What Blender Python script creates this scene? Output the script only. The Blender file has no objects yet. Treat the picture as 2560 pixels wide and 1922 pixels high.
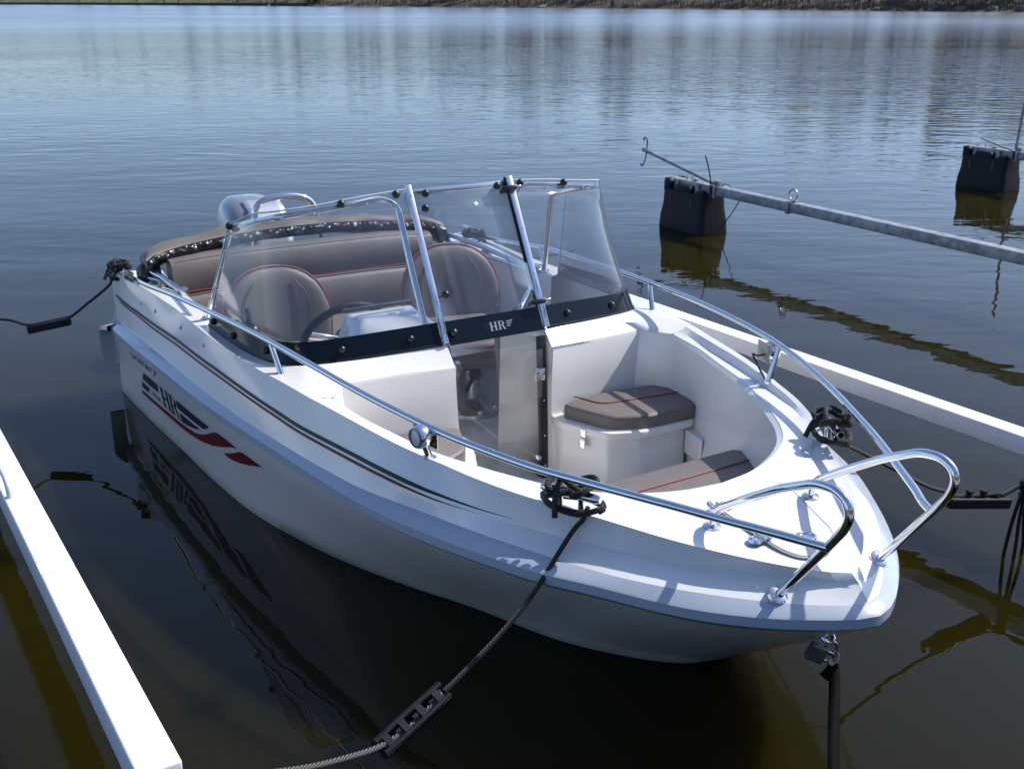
import bpy, bmesh, math, random
import numpy as np
from mathutils import Vector, Matrix

random.seed(7)
rng = np.random.default_rng(7)
scene = bpy.context.scene
COL = scene.collection
R = math.radians

# ------------------------------------------------------------------ camera
CAM_H = 1.803
cam_d = bpy.data.cameras.new('camera')
cam_d.sensor_width = 36.0
cam_d.lens = 36.0 * 2700.0 / 2560.0
cam_d.clip_start = 0.05
cam_d.clip_end = 6000
cam = bpy.data.objects.new('camera', cam_d)
COL.objects.link(cam)
cam.location = (0, 0, CAM_H)
cam.rotation_euler = (R(90 - 19.53), 0, 0)
scene.camera = cam

# ------------------------------------------------------------------ sky, sun, exposure
SUN_AZ, SUN_EL = 24.7, 46.0            # azimuth from +X towards +Y
world = bpy.data.worlds.new('World')
scene.world = world
world.use_nodes = True
wn = world.node_tree
sky = wn.nodes.new('ShaderNodeTexSky')
sky.sky_type = 'NISHITA'
sky.sun_disc = False
sky.sun_elevation = R(SUN_EL)
sky.sun_rotation = R(90 - SUN_AZ)
sky.air_density = 0.65
sky.dust_density = 0.8
sky.ozone_density = 3.0
wn.links.new(sky.outputs[0], wn.nodes['Background'].inputs[0])
wn.nodes['Background'].inputs[1].default_value = 0.15
sd = bpy.data.lights.new('sun', 'SUN')
sd.energy = 3.5
sd.angle = R(0.53)
sd.color = (1.0, 0.96, 0.90)
sun = bpy.data.objects.new('sun', sd)
COL.objects.link(sun)
a, e = R(SUN_AZ), R(SUN_EL)
sdir = Vector((math.cos(a) * math.cos(e), math.sin(a) * math.cos(e), math.sin(e)))
sun.rotation_euler = sdir.to_track_quat('Z', 'Y').to_euler()
sun.location = sdir * 50
scene.view_settings.view_transform = 'Standard'
scene.view_settings.look = 'None'
scene.view_settings.exposure = 0.65
scene.view_settings.gamma = 1.0
scene.view_settings.use_curve_mapping = False
scene.render.engine = 'CYCLES'
scene.cycles.max_bounces = 14
scene.cycles.transparent_max_bounces = 24
scene.cycles.caustics_reflective = False
scene.cycles.caustics_refractive = False
scene.cycles.sample_clamp_indirect = 6.0

# ------------------------------------------------------------------ node helpers
class NT:
    def __init__(s, name):
        s.m = bpy.data.materials.new(name); s.m.use_nodes = True
        s.t = s.m.node_tree; s.t.nodes.clear()
        s.out = s.n('ShaderNodeOutputMaterial')
    def n(s, typ, **kw):
        nd = s.t.nodes.new(typ)
        for k, v in kw.items():
            if k.startswith('i_'):
                key = k[2:]
                key = int(key) if key.isdigit() else key.replace('_', ' ')
                nd.inputs[key].default_value = v
            else:
                setattr(nd, k, v)
        return nd
    def l(s, a, b): s.t.links.new(a, b)
    def coord(s, kind='Object', scale=(1, 1, 1)):
        c = s.n('ShaderNodeTexCoord'); mp = s.n('ShaderNodeMapping')
        mp.inputs['Scale'].default_value = scale
        s.l(c.outputs[kind], mp.inputs[0]); return mp.outputs[0]
    def noise(s, vec, scale, detail=3, rough=.5, dist=0):
        nd = s.n('ShaderNodeTexNoise'); nd.inputs['Scale'].default_value = scale
        nd.inputs['Detail'].default_value = detail; nd.inputs['Roughness'].default_value = rough
        nd.inputs['Distortion'].default_value = dist
        s.l(vec, nd.inputs['Vector']); return nd.outputs['Fac']
    def ramp(s, fac, stops):
        r = s.n('ShaderNodeValToRGB'); el = r.color_ramp.elements
        while len(el) < len(stops): el.new(.5)
        for e_, (p, c) in zip(el, stops):
            e_.position = p; e_.color = (c[0], c[1], c[2], 1) if len(c) == 3 else c
        s.l(fac, r.inputs[0]); return r.outputs[0]
    def math(s, op, a, b=None, clamp=False):
        nd = s.n('ShaderNodeMath', operation=op); nd.use_clamp = clamp
        for i, v in ((0, a), (1, b)):
            if v is None: continue
            if isinstance(v, (int, float)): nd.inputs[i].default_value = v
            else: s.l(v, nd.inputs[i])
        return nd.outputs[0]
    def bump(s, h, dist, strength=1.0, normal=None):
        b = s.n('ShaderNodeBump'); b.inputs['Distance'].default_value = dist
        b.inputs['Strength'].default_value = strength
        s.l(h, b.inputs['Height'])
        if normal: s.l(normal, b.inputs['Normal'])
        return b.outputs[0]
    def bsdf(s, color=None, rough=.5, metal=0, **kw):
        b = s.n('ShaderNodeBsdfPrincipled')
        if color is not None:
            if isinstance(color, (tuple, list)): b.inputs['Base Color'].default_value = (*color[:3], 1)
            else: s.l(color, b.inputs['Base Color'])
        if isinstance(rough, (int, float)): b.inputs['Roughness'].default_value = rough
        else: s.l(rough, b.inputs['Roughness'])
        b.inputs['Metallic'].default_value = metal
        for k, v in kw.items(): b.inputs[k.replace('_', ' ')].default_value = v
        s.l(b.outputs[0], s.out.inputs[0]); return b

def simple(name, color, rough=.5, metal=0, noise_scale=None, var=.12, bump=None, **kw):
    t = NT(name)
    c = color; r = rough
    if noise_scale:
        v = t.coord()
        f = t.noise(v, noise_scale, 4, .6)
        lo = tuple(x * (1 - var) for x in color); hi = tuple(min(1, x * (1 + var)) for x in color)
        c = t.ramp(f, [(.3, lo), (.7, hi)])
        r = t.math('ADD', t.math('MULTIPLY', t.noise(v, noise_scale * 2.3, 3), rough * .5), rough * .75)
    b = t.bsdf(c, r, metal, **kw)
    if bump:
        v = t.coord()
        t.l(t.bump(t.noise(v, bump[0], 3), bump[1]), b.inputs['Normal'])
    return t.m

def gelcoat(name, col, dirt=0.0):
    t = NT(name)
    v = t.coord()
    f = t.noise(v, 2.2, 5, .6)
    c = t.ramp(f, [(.35, tuple(x * (1 - .035 - dirt) for x in col)), (.65, col)])
    b = t.bsdf(c, .22, 0, Coat_Weight=.5, Coat_Roughness=.06)
    t.l(t.math('ADD', t.math('MULTIPLY', t.noise(v, 30, 4), .16), .14), b.inputs['Roughness'])
    t.l(t.bump(t.noise(v, 5, 2), .0012), b.inputs['Normal'])
    return t.m

M = {}
M['gel'] = gelcoat('white_gelcoat', (.75, .75, .74))
def hull_gel():
    t = NT('hull_gelcoat'); v = t.coord()
    c = t.ramp(t.noise(v, 2.2, 5, .6), [(.35, (.715, .70, .675)), (.65, (.745, .73, .705))])
    sep = t.n('ShaderNodeSeparateXYZ'); t.l(v, sep.inputs[0])
    # scum line left by the lake, a hand's breadth above the water, uneven and runny
    edge = t.math('ADD', sep.outputs[2], t.math('MULTIPLY', t.math('SUBTRACT', t.noise(t.coord('Object', (3, 3, .6)), 2.2, 5, .65), .5), .07))
    m = t.n('ShaderNodeMapRange'); m.inputs['From Min'].default_value = .05; m.inputs['From Max'].default_value = .012; t.l(edge, m.inputs[0])
    st = t.math('MULTIPLY', m.outputs[0], t.math('ADD', t.math('MULTIPLY', t.noise(v, 16, 4, .7), .6), .15), True)
    mx = t.n('ShaderNodeMix', data_type='RGBA'); t.l(st, mx.inputs[0]); t.l(c, mx.inputs[6]); mx.inputs[7].default_value = (.33, .28, .17, 1)
    b = t.bsdf(mx.outputs[2], .22, 0, Coat_Weight=.5, Coat_Roughness=.06)
    t.l(t.math('ADD', t.math('MULTIPLY', t.noise(v, 30, 4), .16), .14), b.inputs['Roughness'])
    t.l(t.bump(t.noise(v, 4, 2), .0025), b.inputs['Normal']); return t.m
M['hullgel'] = hull_gel()
M['liner'] = gelcoat('cream_liner', (.78, .765, .735), .02)
M['rubgrey'] = gelcoat('grey_moulding', (.40, .45, .52))
M['gasket'] = simple('pale_gasket', (.52, .51, .48), .5, 0)
M['steel'] = simple('polished_steel', (.74, .75, .76), .07, 1.0, 40, .03)
M['alu'] = simple('brushed_alu', (.62, .63, .64), .28, 1.0, 60, .06)
M['blackpl'] = simple('black_plastic', (.012, .013, .015), .34, 0, 50, .2)
M['rubber'] = simple('dark_rubber', (.007, .009, .013), .55, 0, 30, .25, Specular_IOR_Level=.22)
M['band'] = simple('dark_band', (.003, .007, .013), .16, 0, None, Specular_IOR_Level=.25)
M['dark'] = simple('dark_decal', (.007, .011, .017), .4, 0, Specular_IOR_Level=.25)
M['red'] = simple('red_decal', (.13, .006, .010), .4, 0, Specular_IOR_Level=.25)
M['piping'] = simple('red_piping', (.24, .018, .026), .5, 0)
M['badge'] = simple('satin_badge', (.30, .32, .36), .35, .6)
def boom_paint():
    t = NT('white_boom_paint'); v = t.coord()
    c = t.ramp(t.noise(v, 1.6, 6, .7), [(.30, (.66, .66, .67)), (.52, (.78, .78, .80)), (.75, (.80, .80, .82))])
    gr = t.ramp(t.noise(t.coord('Object', (9, 9, 30)), 3.0, 5, .75), [(.66, (0, 0, 0)), (.80, (1, 1, 1))])
    mx = t.n('ShaderNodeMix', data_type='RGBA'); t.l(t.math('MULTIPLY', gr, .45), mx.inputs[0]); t.l(c, mx.inputs[6]); mx.inputs[7].default_value = (.36, .34, .31, 1)
    b = t.bsdf(mx.outputs[2], .42); t.l(t.bump(t.noise(v, 14, 4), .0012), b.inputs['Normal']); return t.m
M['boomwhite'] = boom_paint()
M['grass'] = simple('grass', (.075, .105, .03), .95, 0, .12, .45)
M['lens'] = simple('clear_lens', (.55, .6, .62), .08, 0, None, Specular_IOR_Level=.9)
M['brass'] = simple('dull_brass', (.45, .36, .17), .35, 1.0, 80, .2)
M['lockbody'] = simple('lock_body', (.16, .15, .145), .4, .5, 90, .2)
M['strap'] = simple('black_webbing', (.003, .003, .0035), .8, 0, 120, .3, Specular_IOR_Level=.08)
M['shackle'] = simple('galv_shackle', (.5, .52, .54), .25, 1.0, 90, .15)
M['rock'] = simple('shore_rock', (.15, .138, .125), .9, 0, .8, .4)
M['stonewall'] = simple('quay_stone', (.055, .05, .045), .95, 0, .6, .4)
M['cowlgrey'] = simple('engine_cowl_grey', (.26, .28, .31), .22, .3, 20, .06, Coat_Weight=.6)
M['cowlsilver'] = simple('engine_cowl_silver', (.70, .71, .73), .30, .6, 20, .05)
M['greyplate'] = simple('plate_grey', (.36, .345, .33), .25, .35, 30, .08)

def vinyl(name, col):
    t = NT(name); v = t.coord()
    c = t.ramp(t.noise(v, 7, 5, .65), [(.3, tuple(x * .86 for x in col)), (.7, tuple(x * 1.08 for x in col))])
    b = t.bsdf(c, .5, 0)
    vor = t.n('ShaderNodeTexVoronoi'); vor.inputs['Scale'].default_value = 260
    t.l(v, vor.inputs['Vector'])
    n1 = t.bump(vor.outputs['Distance'], .0006)
    t.l(t.bump(t.noise(v, 9, 3), .006, .6, n1), b.inputs['Normal'])
    return t.m
M['vinyl'] = vinyl('taupe_vinyl', (.165, .142, .130))
M['vinyldark'] = vinyl('taupe_vinyl_welt', (.12, .10, .09))
M['canvas'] = vinyl('taupe_canvas', (.15, .128, .112))
M['canvasblack'] = simple('black_canvas_trim', (.010, .010, .012), .3, 0, 22, .4, (24, .02))

def glass(name, tint, refl=1.0):
    t = NT(name)
    lw = t.n('ShaderNodeLayerWeight'); lw.inputs['Blend'].default_value = .5
    f = t.math('POWER', lw.outputs['Facing'], 4.2)
    f = t.math('ADD', t.math('MULTIPLY', f, .9), .035 * refl, True)
    tr = t.n('ShaderNodeBsdfTransparent'); tr.inputs[0].default_value = (*tint, 1)
    gl = t.n('ShaderNodeBsdfGlossy'); gl.inputs['Roughness'].default_value = .03
    mx = t.n('ShaderNodeMixShader')
    t.l(f, mx.inputs[0]); t.l(tr.outputs[0], mx.inputs[1]); t.l(gl.outputs[0], mx.inputs[2])
    # faint haze of dust and wiping marks on the acrylic
    df = t.n('ShaderNodeBsdfDiffuse'); df.inputs[0].default_value = (.5, .55, .65, 1)
    m2 = t.n('ShaderNodeMixShader')
    dn = t.math('MULTIPLY', t.noise(t.coord(), 3.2, 5, .65), .055)
    t.l(dn, m2.inputs[0])
    t.l(mx.outputs[0], m2.inputs[1]); t.l(df.outputs[0], m2.inputs[2])
    t.l(m2.outputs[0], t.out.inputs[0])
    return t.m
M['glass'] = glass('clear_acrylic', (.93, .95, .97))
M['glassdoor'] = glass('smoked_acrylic', (.93, .925, .91), .6)

def rope_mat(name, col, fleck):
    t = NT(name)
    uv = t.n('ShaderNodeTexCoord').outputs['UV']
    mp = t.n('ShaderNodeMapping'); mp.inputs['Scale'].default_value = (55, 4, 1); t.l(uv, mp.inputs[0])
    ch = t.n('ShaderNodeTexChecker'); ch.inputs['Scale'].default_value = 2
    mp.inputs['Rotation'].default_value = (0, 0, 0)
    w1 = t.n('ShaderNodeTexWave'); w1.bands_direction = 'DIAGONAL'; w1.inputs['Scale'].default_value = 1.0
    t.l(mp.outputs[0], w1.inputs['Vector'])
    c = t.ramp(w1.outputs['Fac'], [(.35, col), (.85, fleck)])
    b = t.bsdf(c, .6)
    t.l(t.bump(w1.outputs['Fac'], .003), b.inputs['Normal'])
    return t.m
M['rope'] = rope_mat('black_braid', (.004, .004, .005), (.016, .016, .018))
M['ropegrey'] = rope_mat('worn_braid', (.02, .02, .022), (.22, .22, .22))

def galv(name):
    t = NT(name); v = t.coord()
    vor = t.n('ShaderNodeTexVoronoi'); vor.inputs['Scale'].default_value = 26
    mp = t.n('ShaderNodeVectorMath', operation='ADD')
    nz = t.n('ShaderNodeTexNoise'); nz.inputs['Scale'].default_value = 12; t.l(v, nz.inputs['Vector'])
    t.l(v, mp.inputs[0]); sc = t.n('ShaderNodeVectorMath', operation='SCALE'); sc.inputs['Scale'].default_value = .06
    t.l(nz.outputs['Color'], sc.inputs[0]); t.l(sc.outputs[0], mp.inputs[1]); t.l(mp.outputs[0], vor.inputs['Vector'])
    bw = t.n('ShaderNodeRGBToBW'); t.l(vor.outputs['Color'], bw.inputs[0])
    c = t.ramp(bw.outputs[0], [(.2, (.20, .215, .225)), (.8, (.34, .36, .375))])
    b = t.bsdf(c, .5, .35)
    return t.m
M['galv'] = galv('galvanised_steel')

# ------------------------------------------------------------------ mesh helpers
def catmull(P, n=8, closed=False):
    P = [np.array(p, float) for p in P]
    if len(P) < 3: return [P[0] + (P[1] - P[0]) * t for t in np.linspace(0, 1, 2)] if not closed else P
    N = len(P); out = []
    rngi = range(N) if closed else range(N - 1)
    for i in rngi:
        if closed: p0, p1, p2, p3 = P[i - 1], P[i], P[(i + 1) % N], P[(i + 2) % N]
        else:
            p1, p2 = P[i], P[i + 1]
            p0 = P[i - 1] if i > 0 else 2 * p1 - p2
            p3 = P[i + 2] if i + 2 < N else 2 * p2 - p1
        for t in np.linspace(0, 1, n, endpoint=False):
            out.append(.5 * (2 * p1 + (p2 - p0) * t + (2 * p0 - 5 * p1 + 4 * p2 - p3) * t * t + (3 * p1 - p0 - 3 * p2 + p3) * t ** 3))
    if not closed: out.append(P[-1])
    return out

def fillet(P, r, n=6):
    """round the corners of a polyline with radius-like distance r"""
    P = [np.array(p, float) for p in P]; out = [P[0]]
    for i in range(1, len(P) - 1):
        a_, b_, c_ = P[i - 1], P[i], P[i + 1]
        d1 = a_ - b_; d2 = c_ - b_
        k = min(r, np.linalg.norm(d1) * .48, np.linalg.norm(d2) * .48)
        s_, e_ = b_ + d1 / np.linalg.norm(d1) * k, b_ + d2 / np.linalg.norm(d2) * k
        for t in np.linspace(0, 1, n + 1):
            out.append((1 - t) ** 2 * s_ + 2 * t * (1 - t) * b_ + t * t * e_)
    out.append(P[-1]); return out

class MB:
    def __init__(s): s.v = []; s.f = []; s.uv = {}
    def add(s, vs, fs):
        o = len(s.v); s.v += [tuple(map(float, p)) for p in vs]
        s.f += [tuple(i + o for i in f) for f in fs]; return o
    def box(s, c, d, rot=None):
        c = np.array(c, float); h = np.array(d, float) / 2
        vs = [np.array((x, y, z)) * h for x in (-1, 1) for y in (-1, 1) for z in (-1, 1)]
        if rot is not None: vs = [np.array(rot @ Vector(p)) for p in vs]
        s.add([p + c for p in vs], [(0, 1, 3, 2), (4, 6, 7, 5), (0, 4, 5, 1), (2, 3, 7, 6), (0, 2, 6, 4), (1, 5, 7, 3)])
        return s
    def bar(s, p, q, w, h, up=(0, 0, 1)):
        """box from p to q, w across, h along up"""
        p = np.array(p, float); q = np.array(q, float); d = q - p; d /= np.linalg.norm(d)
        u = np.array(up, float); sdv = np.cross(d, u); sdv /= np.linalg.norm(sdv); u = np.cross(sdv, d)
        vs = [b + sdv * (w / 2) * i + u * (h / 2) * j for b in (p, q) for i in (-1, 1) for j in (-1, 1)]
        s.add(vs, [(0, 1, 3, 2), (4, 6, 7, 5), (0, 4, 5, 1), (2, 3, 7, 6), (0, 2, 6, 4), (1, 5, 7, 3)]); return s
    def tube(s, path, r, seg=12, closed=False, caps=True):
        P = [np.array(p, float) for p in path]; N = len(P)
        rr = r if hasattr(r, '__len__') else [r] * N
        T_ = []
        for i in range(N):
            if closed: d = P[(i + 1) % N] - P[i - 1]
            else: d = P[min(i + 1, N - 1)] - P[max(i - 1, 0)]
            T_.append(d / (np.linalg.norm(d) + 1e-12))
        u = np.array((0, 0, 1.)) if abs(T_[0][2]) < .9 else np.array((1., 0, 0))
        u = u - T_[0] * u.dot(T_[0]); u /= np.linalg.norm(u)
        vs = []; base = len(s.f); L = [0]
        for i in range(N):
            u = u - T_[i] * u.dot(T_[i]); u /= np.linalg.norm(u) + 1e-12
            w = np.cross(T_[i], u)
            for k in range(seg):
                an = 2 * math.pi * k / seg
                vs.append(P[i] + (u * math.cos(an) + w * math.sin(an)) * rr[i])
            if i: L.append(L[-1] + np.linalg.norm(P[i] - P[i - 1]))
        fs = []
        M_ = N if closed else N - 1
        for i in range(M_):
            j = (i + 1) % N
            for k in range(seg):
                k2 = (k + 1) % seg
                fs.append((i * seg + k, i * seg + k2, j * seg + k2, j * seg + k))
        fi = len(s.f)
        o = s.add(vs, fs)
        for i in range(M_):
            l0 = L[i]; l1 = L[i + 1] if i + 1 < N else L[i] + .01
            for k in range(seg):
                s.uv[fi + i * seg + k] = [(l0, k / seg), (l0, (k + 1) / seg), (l1, (k + 1) / seg), (l1, k / seg)]
        if caps and not closed:
            s.f.append(tuple(o + k for k in range(seg))[::-1])
            s.f.append(tuple(o + (N - 1) * seg + k for k in range(seg)))
        return s
    def cyl(s, p, q, r, seg=16, r2=None):
        return s.tube([p, q], [r, r if r2 is None else r2], seg)
    def sphere(s, c, r, seg=12, rings=8, half=None):
        c = np.array(c, float); rr = np.array(r if hasattr(r, '__len__') else (r, r, r), float)
        vs = []; fs = []
        for i in range(rings + 1):
            th = math.pi * i / rings
            for k in range(seg):
                ph = 2 * math.pi * k / seg
                vs.append(c + rr * np.array((math.sin(th) * math.cos(ph), math.sin(th) * math.sin(ph), math.cos(th))))
        for i in range(rings):
            for k in range(seg):
                k2 = (k + 1) % seg
                if i == 0: fs.append((k, seg + k, seg + k2))
                elif i == rings - 1: fs.append((i * seg + k, (i + 1) * seg + k, i * seg + k2))
                else: fs.append((i * seg + k, (i + 1) * seg + k, (i + 1) * seg + k2, i * seg + k2))
        s.add(vs, fs); return s
    def loft(s, curves, closed=False):
        n = len(curves[0]); vs = [p for c in curves for p in c]; fs = []
        for i in range(len(curves) - 1):
            for k in range(n if closed else n - 1):
                k2 = (k + 1) % n
                fs.append((i * n + k, i * n + k2, (i + 1) * n + k2, (i + 1) * n + k))
        s.add(vs, fs); return s
    def prism(s, poly, z0, z1, bev=0):
        """polygon (x,y) list extruded z0..z1, optional rounded-over upper edge"""
        n = len(poly); P = np.array(poly, float)
        if bev:
            c = P.mean(0); rings = []
            for zz, k in ((z0, 0), (z1 - bev, 0), (z1 - bev * .3, .3), (z1, 1.0)):
                d = P - c; ln = np.linalg.norm(d, axis=1)[:, None]
                Q = c + d * (1 - k * bev / ln)
                rings.append([(x, y, zz) for x, y in Q])
            s.loft([r + [r[0]] for r in rings])
            o = s.add(rings[-1], [tuple(range(n))]); s.add(rings[0], [tuple(range(n))[::-1]])
            return s
        vs = [(x, y, z0) for x, y in poly] + [(x, y, z1) for x, y in poly]
        fs = [tuple(range(n))[::-1], tuple(range(n, 2 * n))] + [(i, (i + 1) % n, n + (i + 1) % n, n + i) for i in range(n)]
        s.add(vs, fs); return s
    def mirrored(s):
        o = MB(); o.v = [(x, -y, z) for x, y, z in s.v]; o.f = [f[::-1] for f in s.f]
        o.uv = {k: v[::-1] for k, v in s.uv.items()}; return o
    def merge(s, m2):
        fo = len(s.f); s.add(m2.v, m2.f)
        for k, v in m2.uv.items(): s.uv[k + fo] = v
        return s
    def both(s): return s.merge(s.mirrored())
    def build(s, name, mat, parent=None, smooth=True, angle=38, bevel=0, segs=2, weld=True, subsurf=0, solid=0, fixn=True):
        me = bpy.data.meshes.new(name)
        me.from_pydata(s.v, [], s.f)
        if s.uv:
            uvl = me.uv_layers.new(name='UVMap')
            for p in me.polygons:
                q = s.uv.get(p.index)
                if q and len(q) == p.loop_total:
                    for li, c in zip(p.loop_indices, q): uvl.data[li].uv = c
        bm = bmesh.new(); bm.from_mesh(me)
        if weld: bmesh.ops.remove_doubles(bm, verts=bm.verts, dist=1e-5)
        if fixn: bmesh.ops.recalc_face_normals(bm, faces=bm.faces)
        if bevel:
            eds = [e_ for e_ in bm.edges if e_.is_manifold and e_.calc_face_angle(0) > R(30)]
            bmesh.ops.bevel(bm, geom=eds, offset=bevel, segments=segs, affect='EDGES', profile=.5, clamp_overlap=True)
        bm.to_mesh(me); bm.free()
        me.materials.append(mat)
        if smooth:
            me.shade_smooth()
            if angle < 180: me.set_sharp_from_angle(angle=R(angle))
        o = bpy.data.objects.new(name, me); COL.objects.link(o)
        if parent: o.parent = parent
        if solid:
            md = o.modifiers.new('thick', 'SOLIDIFY'); md.thickness = solid; md.offset = 0
        if subsurf:
            md = o.modifiers.new('sub', 'SUBSURF'); md.levels = md.render_levels = subsurf
        return o

def thing(name, label, cat, loc=(0, 0, 0), rotz=0, group=None):
    o = bpy.data.objects.new(name, None); COL.objects.link(o)
    o.location = loc; o.rotation_euler = (0, 0, rotz); o.empty_display_size = .1
    return tag(o, label, cat, group)
def tag(o, label, cat, group=None):
    o['label'] = label; o['category'] = cat
    if group: o['group'] = group
    return o
def copy_tree(o, parent=None):
    c = o.copy(); COL.objects.link(c)
    if parent: c.parent = parent
    for ch in [x for x in bpy.data.objects if x.parent == o]: copy_tree(ch, c)
    return c

# ================================================================== MOTORBOAT
BOAT_LOC = (-1.07580, 5.49847, 0.0); BOAT_ROT = -1.035480
def bw(p):
    """boat frame -> world"""
    c_, s_ = math.cos(BOAT_ROT), math.sin(BOAT_ROT)
    return np.array((BOAT_LOC[0] + c_ * p[0] - s_ * p[1], BOAT_LOC[1] + s_ * p[0] + c_ * p[1], p[2]))
boat = thing('motorboat', 'white open motorboat with brown seats and steel rails moored between two booms', 'motorboat', BOAT_LOC, BOAT_ROT)
RT=[(0,1.0,.335),(.10,1.005,.342),(.52,.998,.363),(.90,.98,.378),(1.36,.957,.393),(1.64,.932,.401),(1.94,.896,.408),(2.24,.858,.415),(2.60,.805,.422),(2.856,.735,.426),(3.06,.655,.429),(3.211,.585,.430),(3.36,.488,.431),(3.452,.426,.428),(3.537,.361,.425),(3.615,.291,.426),(3.684,.216,.428),(3.747,.136,.433),(3.785,.078,.435),(3.808,.028,.437),(3.813,0,.437)]
LL=[(0,.962,.355),(.1,.960,.361),(.43,.952,.378),(.84,.940,.395),(1.3,.926,.411),(1.57,.910,.419),(1.78,.891,.424),(2.18,.842,.434),(2.43,.80,.439),(2.55,.773,.441),(2.79,.69,.446),(3.01,.61,.449),(3.33,.462,.451),(3.44,.392,.452),(3.53,.314,.450),(3.614,.233,.45),(3.69,.146,.45),(3.755,.058,.452),(3.772,.02,.453),(3.776,0,.453)]
TT=[(0,.962,.585),(.18,.945,.592),(.37,.914,.597),(.584,.895,.60),(.88,.876,.603),(1.15,.876,.606),(1.33,.875,.608),(1.6,.862,.61),(1.865,.835,.611),(1.963,.818,.612),(2.12,.797,.610),(2.25,.771,.606),(2.38,.746,.602),(2.5,.723,.598),(2.61,.698,.593),(2.71,.669,.588),(2.8,.639,.584),(2.89,.611,.58),(2.97,.579,.575),(3.04,.545,.57),(3.11,.505,.565),(3.25,.41,.549),(3.42,.31,.537),(3.55,.21,.525),(3.65,.11,.513),(3.695,.045,.505),(3.715,0,.50)]
WW=[(0,.98,0),(.47,.955,0),(.925,.92,0),(1.33,.89,0),(1.675,.845,0),(2.07,.737,0),(2.39,.604,0),(2.645,.47,0),(2.96,.326,0),(3.145,.185,0),(3.23,.09,0),(3.27,0,0)]
def cr(P,n=24):
    P=np.array(P,float);o=[]
    Q=np.vstack([2*P[0]-P[1],P,2*P[-1]-P[-2]])
    for i in range(1,len(Q)-2):
        p0,p1,p2,p3=Q[i-1:i+3]
        d=[max(np.linalg.norm(b-a),1e-6)**.5 for a,b in((p0,p1),(p1,p2),(p2,p3))]
        m1=((p1-p0)/d[0]-(p2-p0)/(d[0]+d[1])+(p2-p1)/d[1])*d[1]
        m2=((p2-p1)/d[1]-(p3-p1)/(d[1]+d[2])+(p3-p2)/d[2])*d[1]
        for t in np.linspace(0,1,n,endpoint=False):
            o.append((2*t**3-3*t*t+1)*p1+(t**3-2*t*t+t)*m1+(-2*t**3+3*t*t)*p2+(t**3-t*t)*m2)
    o.append(Q[-2]);return np.array(o)
def arc(P,n):
    l=np.r_[0,np.cumsum(np.linalg.norm(np.diff(P,axis=0),axis=1))];u=np.linspace(0,l[-1],n)
    return np.stack([np.interp(u,l,P[:,k]) for k in range(P.shape[1])],1)
cR0=cr(RT)
def inset(c,d,dz):
    t=np.gradient(c[:,:2],axis=0);t/=np.linalg.norm(t,axis=1)[:,None]+1e-9
    n=np.stack([t[:,1],-t[:,0]],1)
    n*=np.where((n[:,1]>0)|((np.abs(n[:,1])<.2)&(n[:,0]>0)),-1,1)[:,None]
    o=c.copy();o[:,:2]+=n*d;o[:,2]+=dz;o[:,1]=np.maximum(o[:,1],0);o[-1,1]=0;return o
cR,cL,cT,cW=[cr(a) for a in(RT,LL,TT,WW)]
cU=inset(cR0,.032,-.052)
def atx(c,x): return np.interp(x,c[:,0],c[:,1]),np.interp(x,c[:,0],c[:,2])
def hullY(x,z):
    yu,zu=atx(cU,x);yw,zw=atx(cW,x)
    t=np.clip((z-zw)/(zu-zw),-1,2);return yw+(yu-yw)*t
def sideY(x,z):
    yl,zl=atx(cL,x);yt,zt=atx(cT,x)
    t=(z-zl)/(zt-zl);return yl+(yt-yl)*t

N = 72
aR, aL, aT, aW, aU = [arc(c, N) for c in (cR, cL, cT, cW, cU)]
# raise the crest a touch above the side deck
def both_curves(c): return [tuple(p) for p in c]
def S(c): return [(x, -y, z) for x, y, z in c]

# ---- hull shell: under the moulding down to below the water, plus transom
deep = np.array([(x * .985 if x > 2.5 else x, y * .80, -.16) for x, y, z in aW])
keel = np.array([(x * .93, 0, -.34 + .10 * max(0, (x - 2.2))) for x, y, z in aW])
def hull_mid(t):
    m = aU * (1 - t) + aW * t
    bulge = .012 * math.sin(math.pi * t)
    m = m.copy(); m[:, 1] -= 0; return m
mb = MB()
rows = [aU, hull_mid(.25), hull_mid(.5), hull_mid(.75), aW, deep, keel]
half = MB().loft([[tuple(p) for p in r] for r in rows])
mb.merge(half); mb.merge(half.mirrored())
# transom
tr = [tuple(r[0]) for r in rows]
ring = tr + [(x, -y, z) for x, y, z in tr[::-1]]
top = [(0, .93, .50), (0, -.93, .50)]
mb.add(ring, [tuple(range(len(ring)))])
hull = mb.build('hull', M['hullgel'], boat, angle=30)

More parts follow.
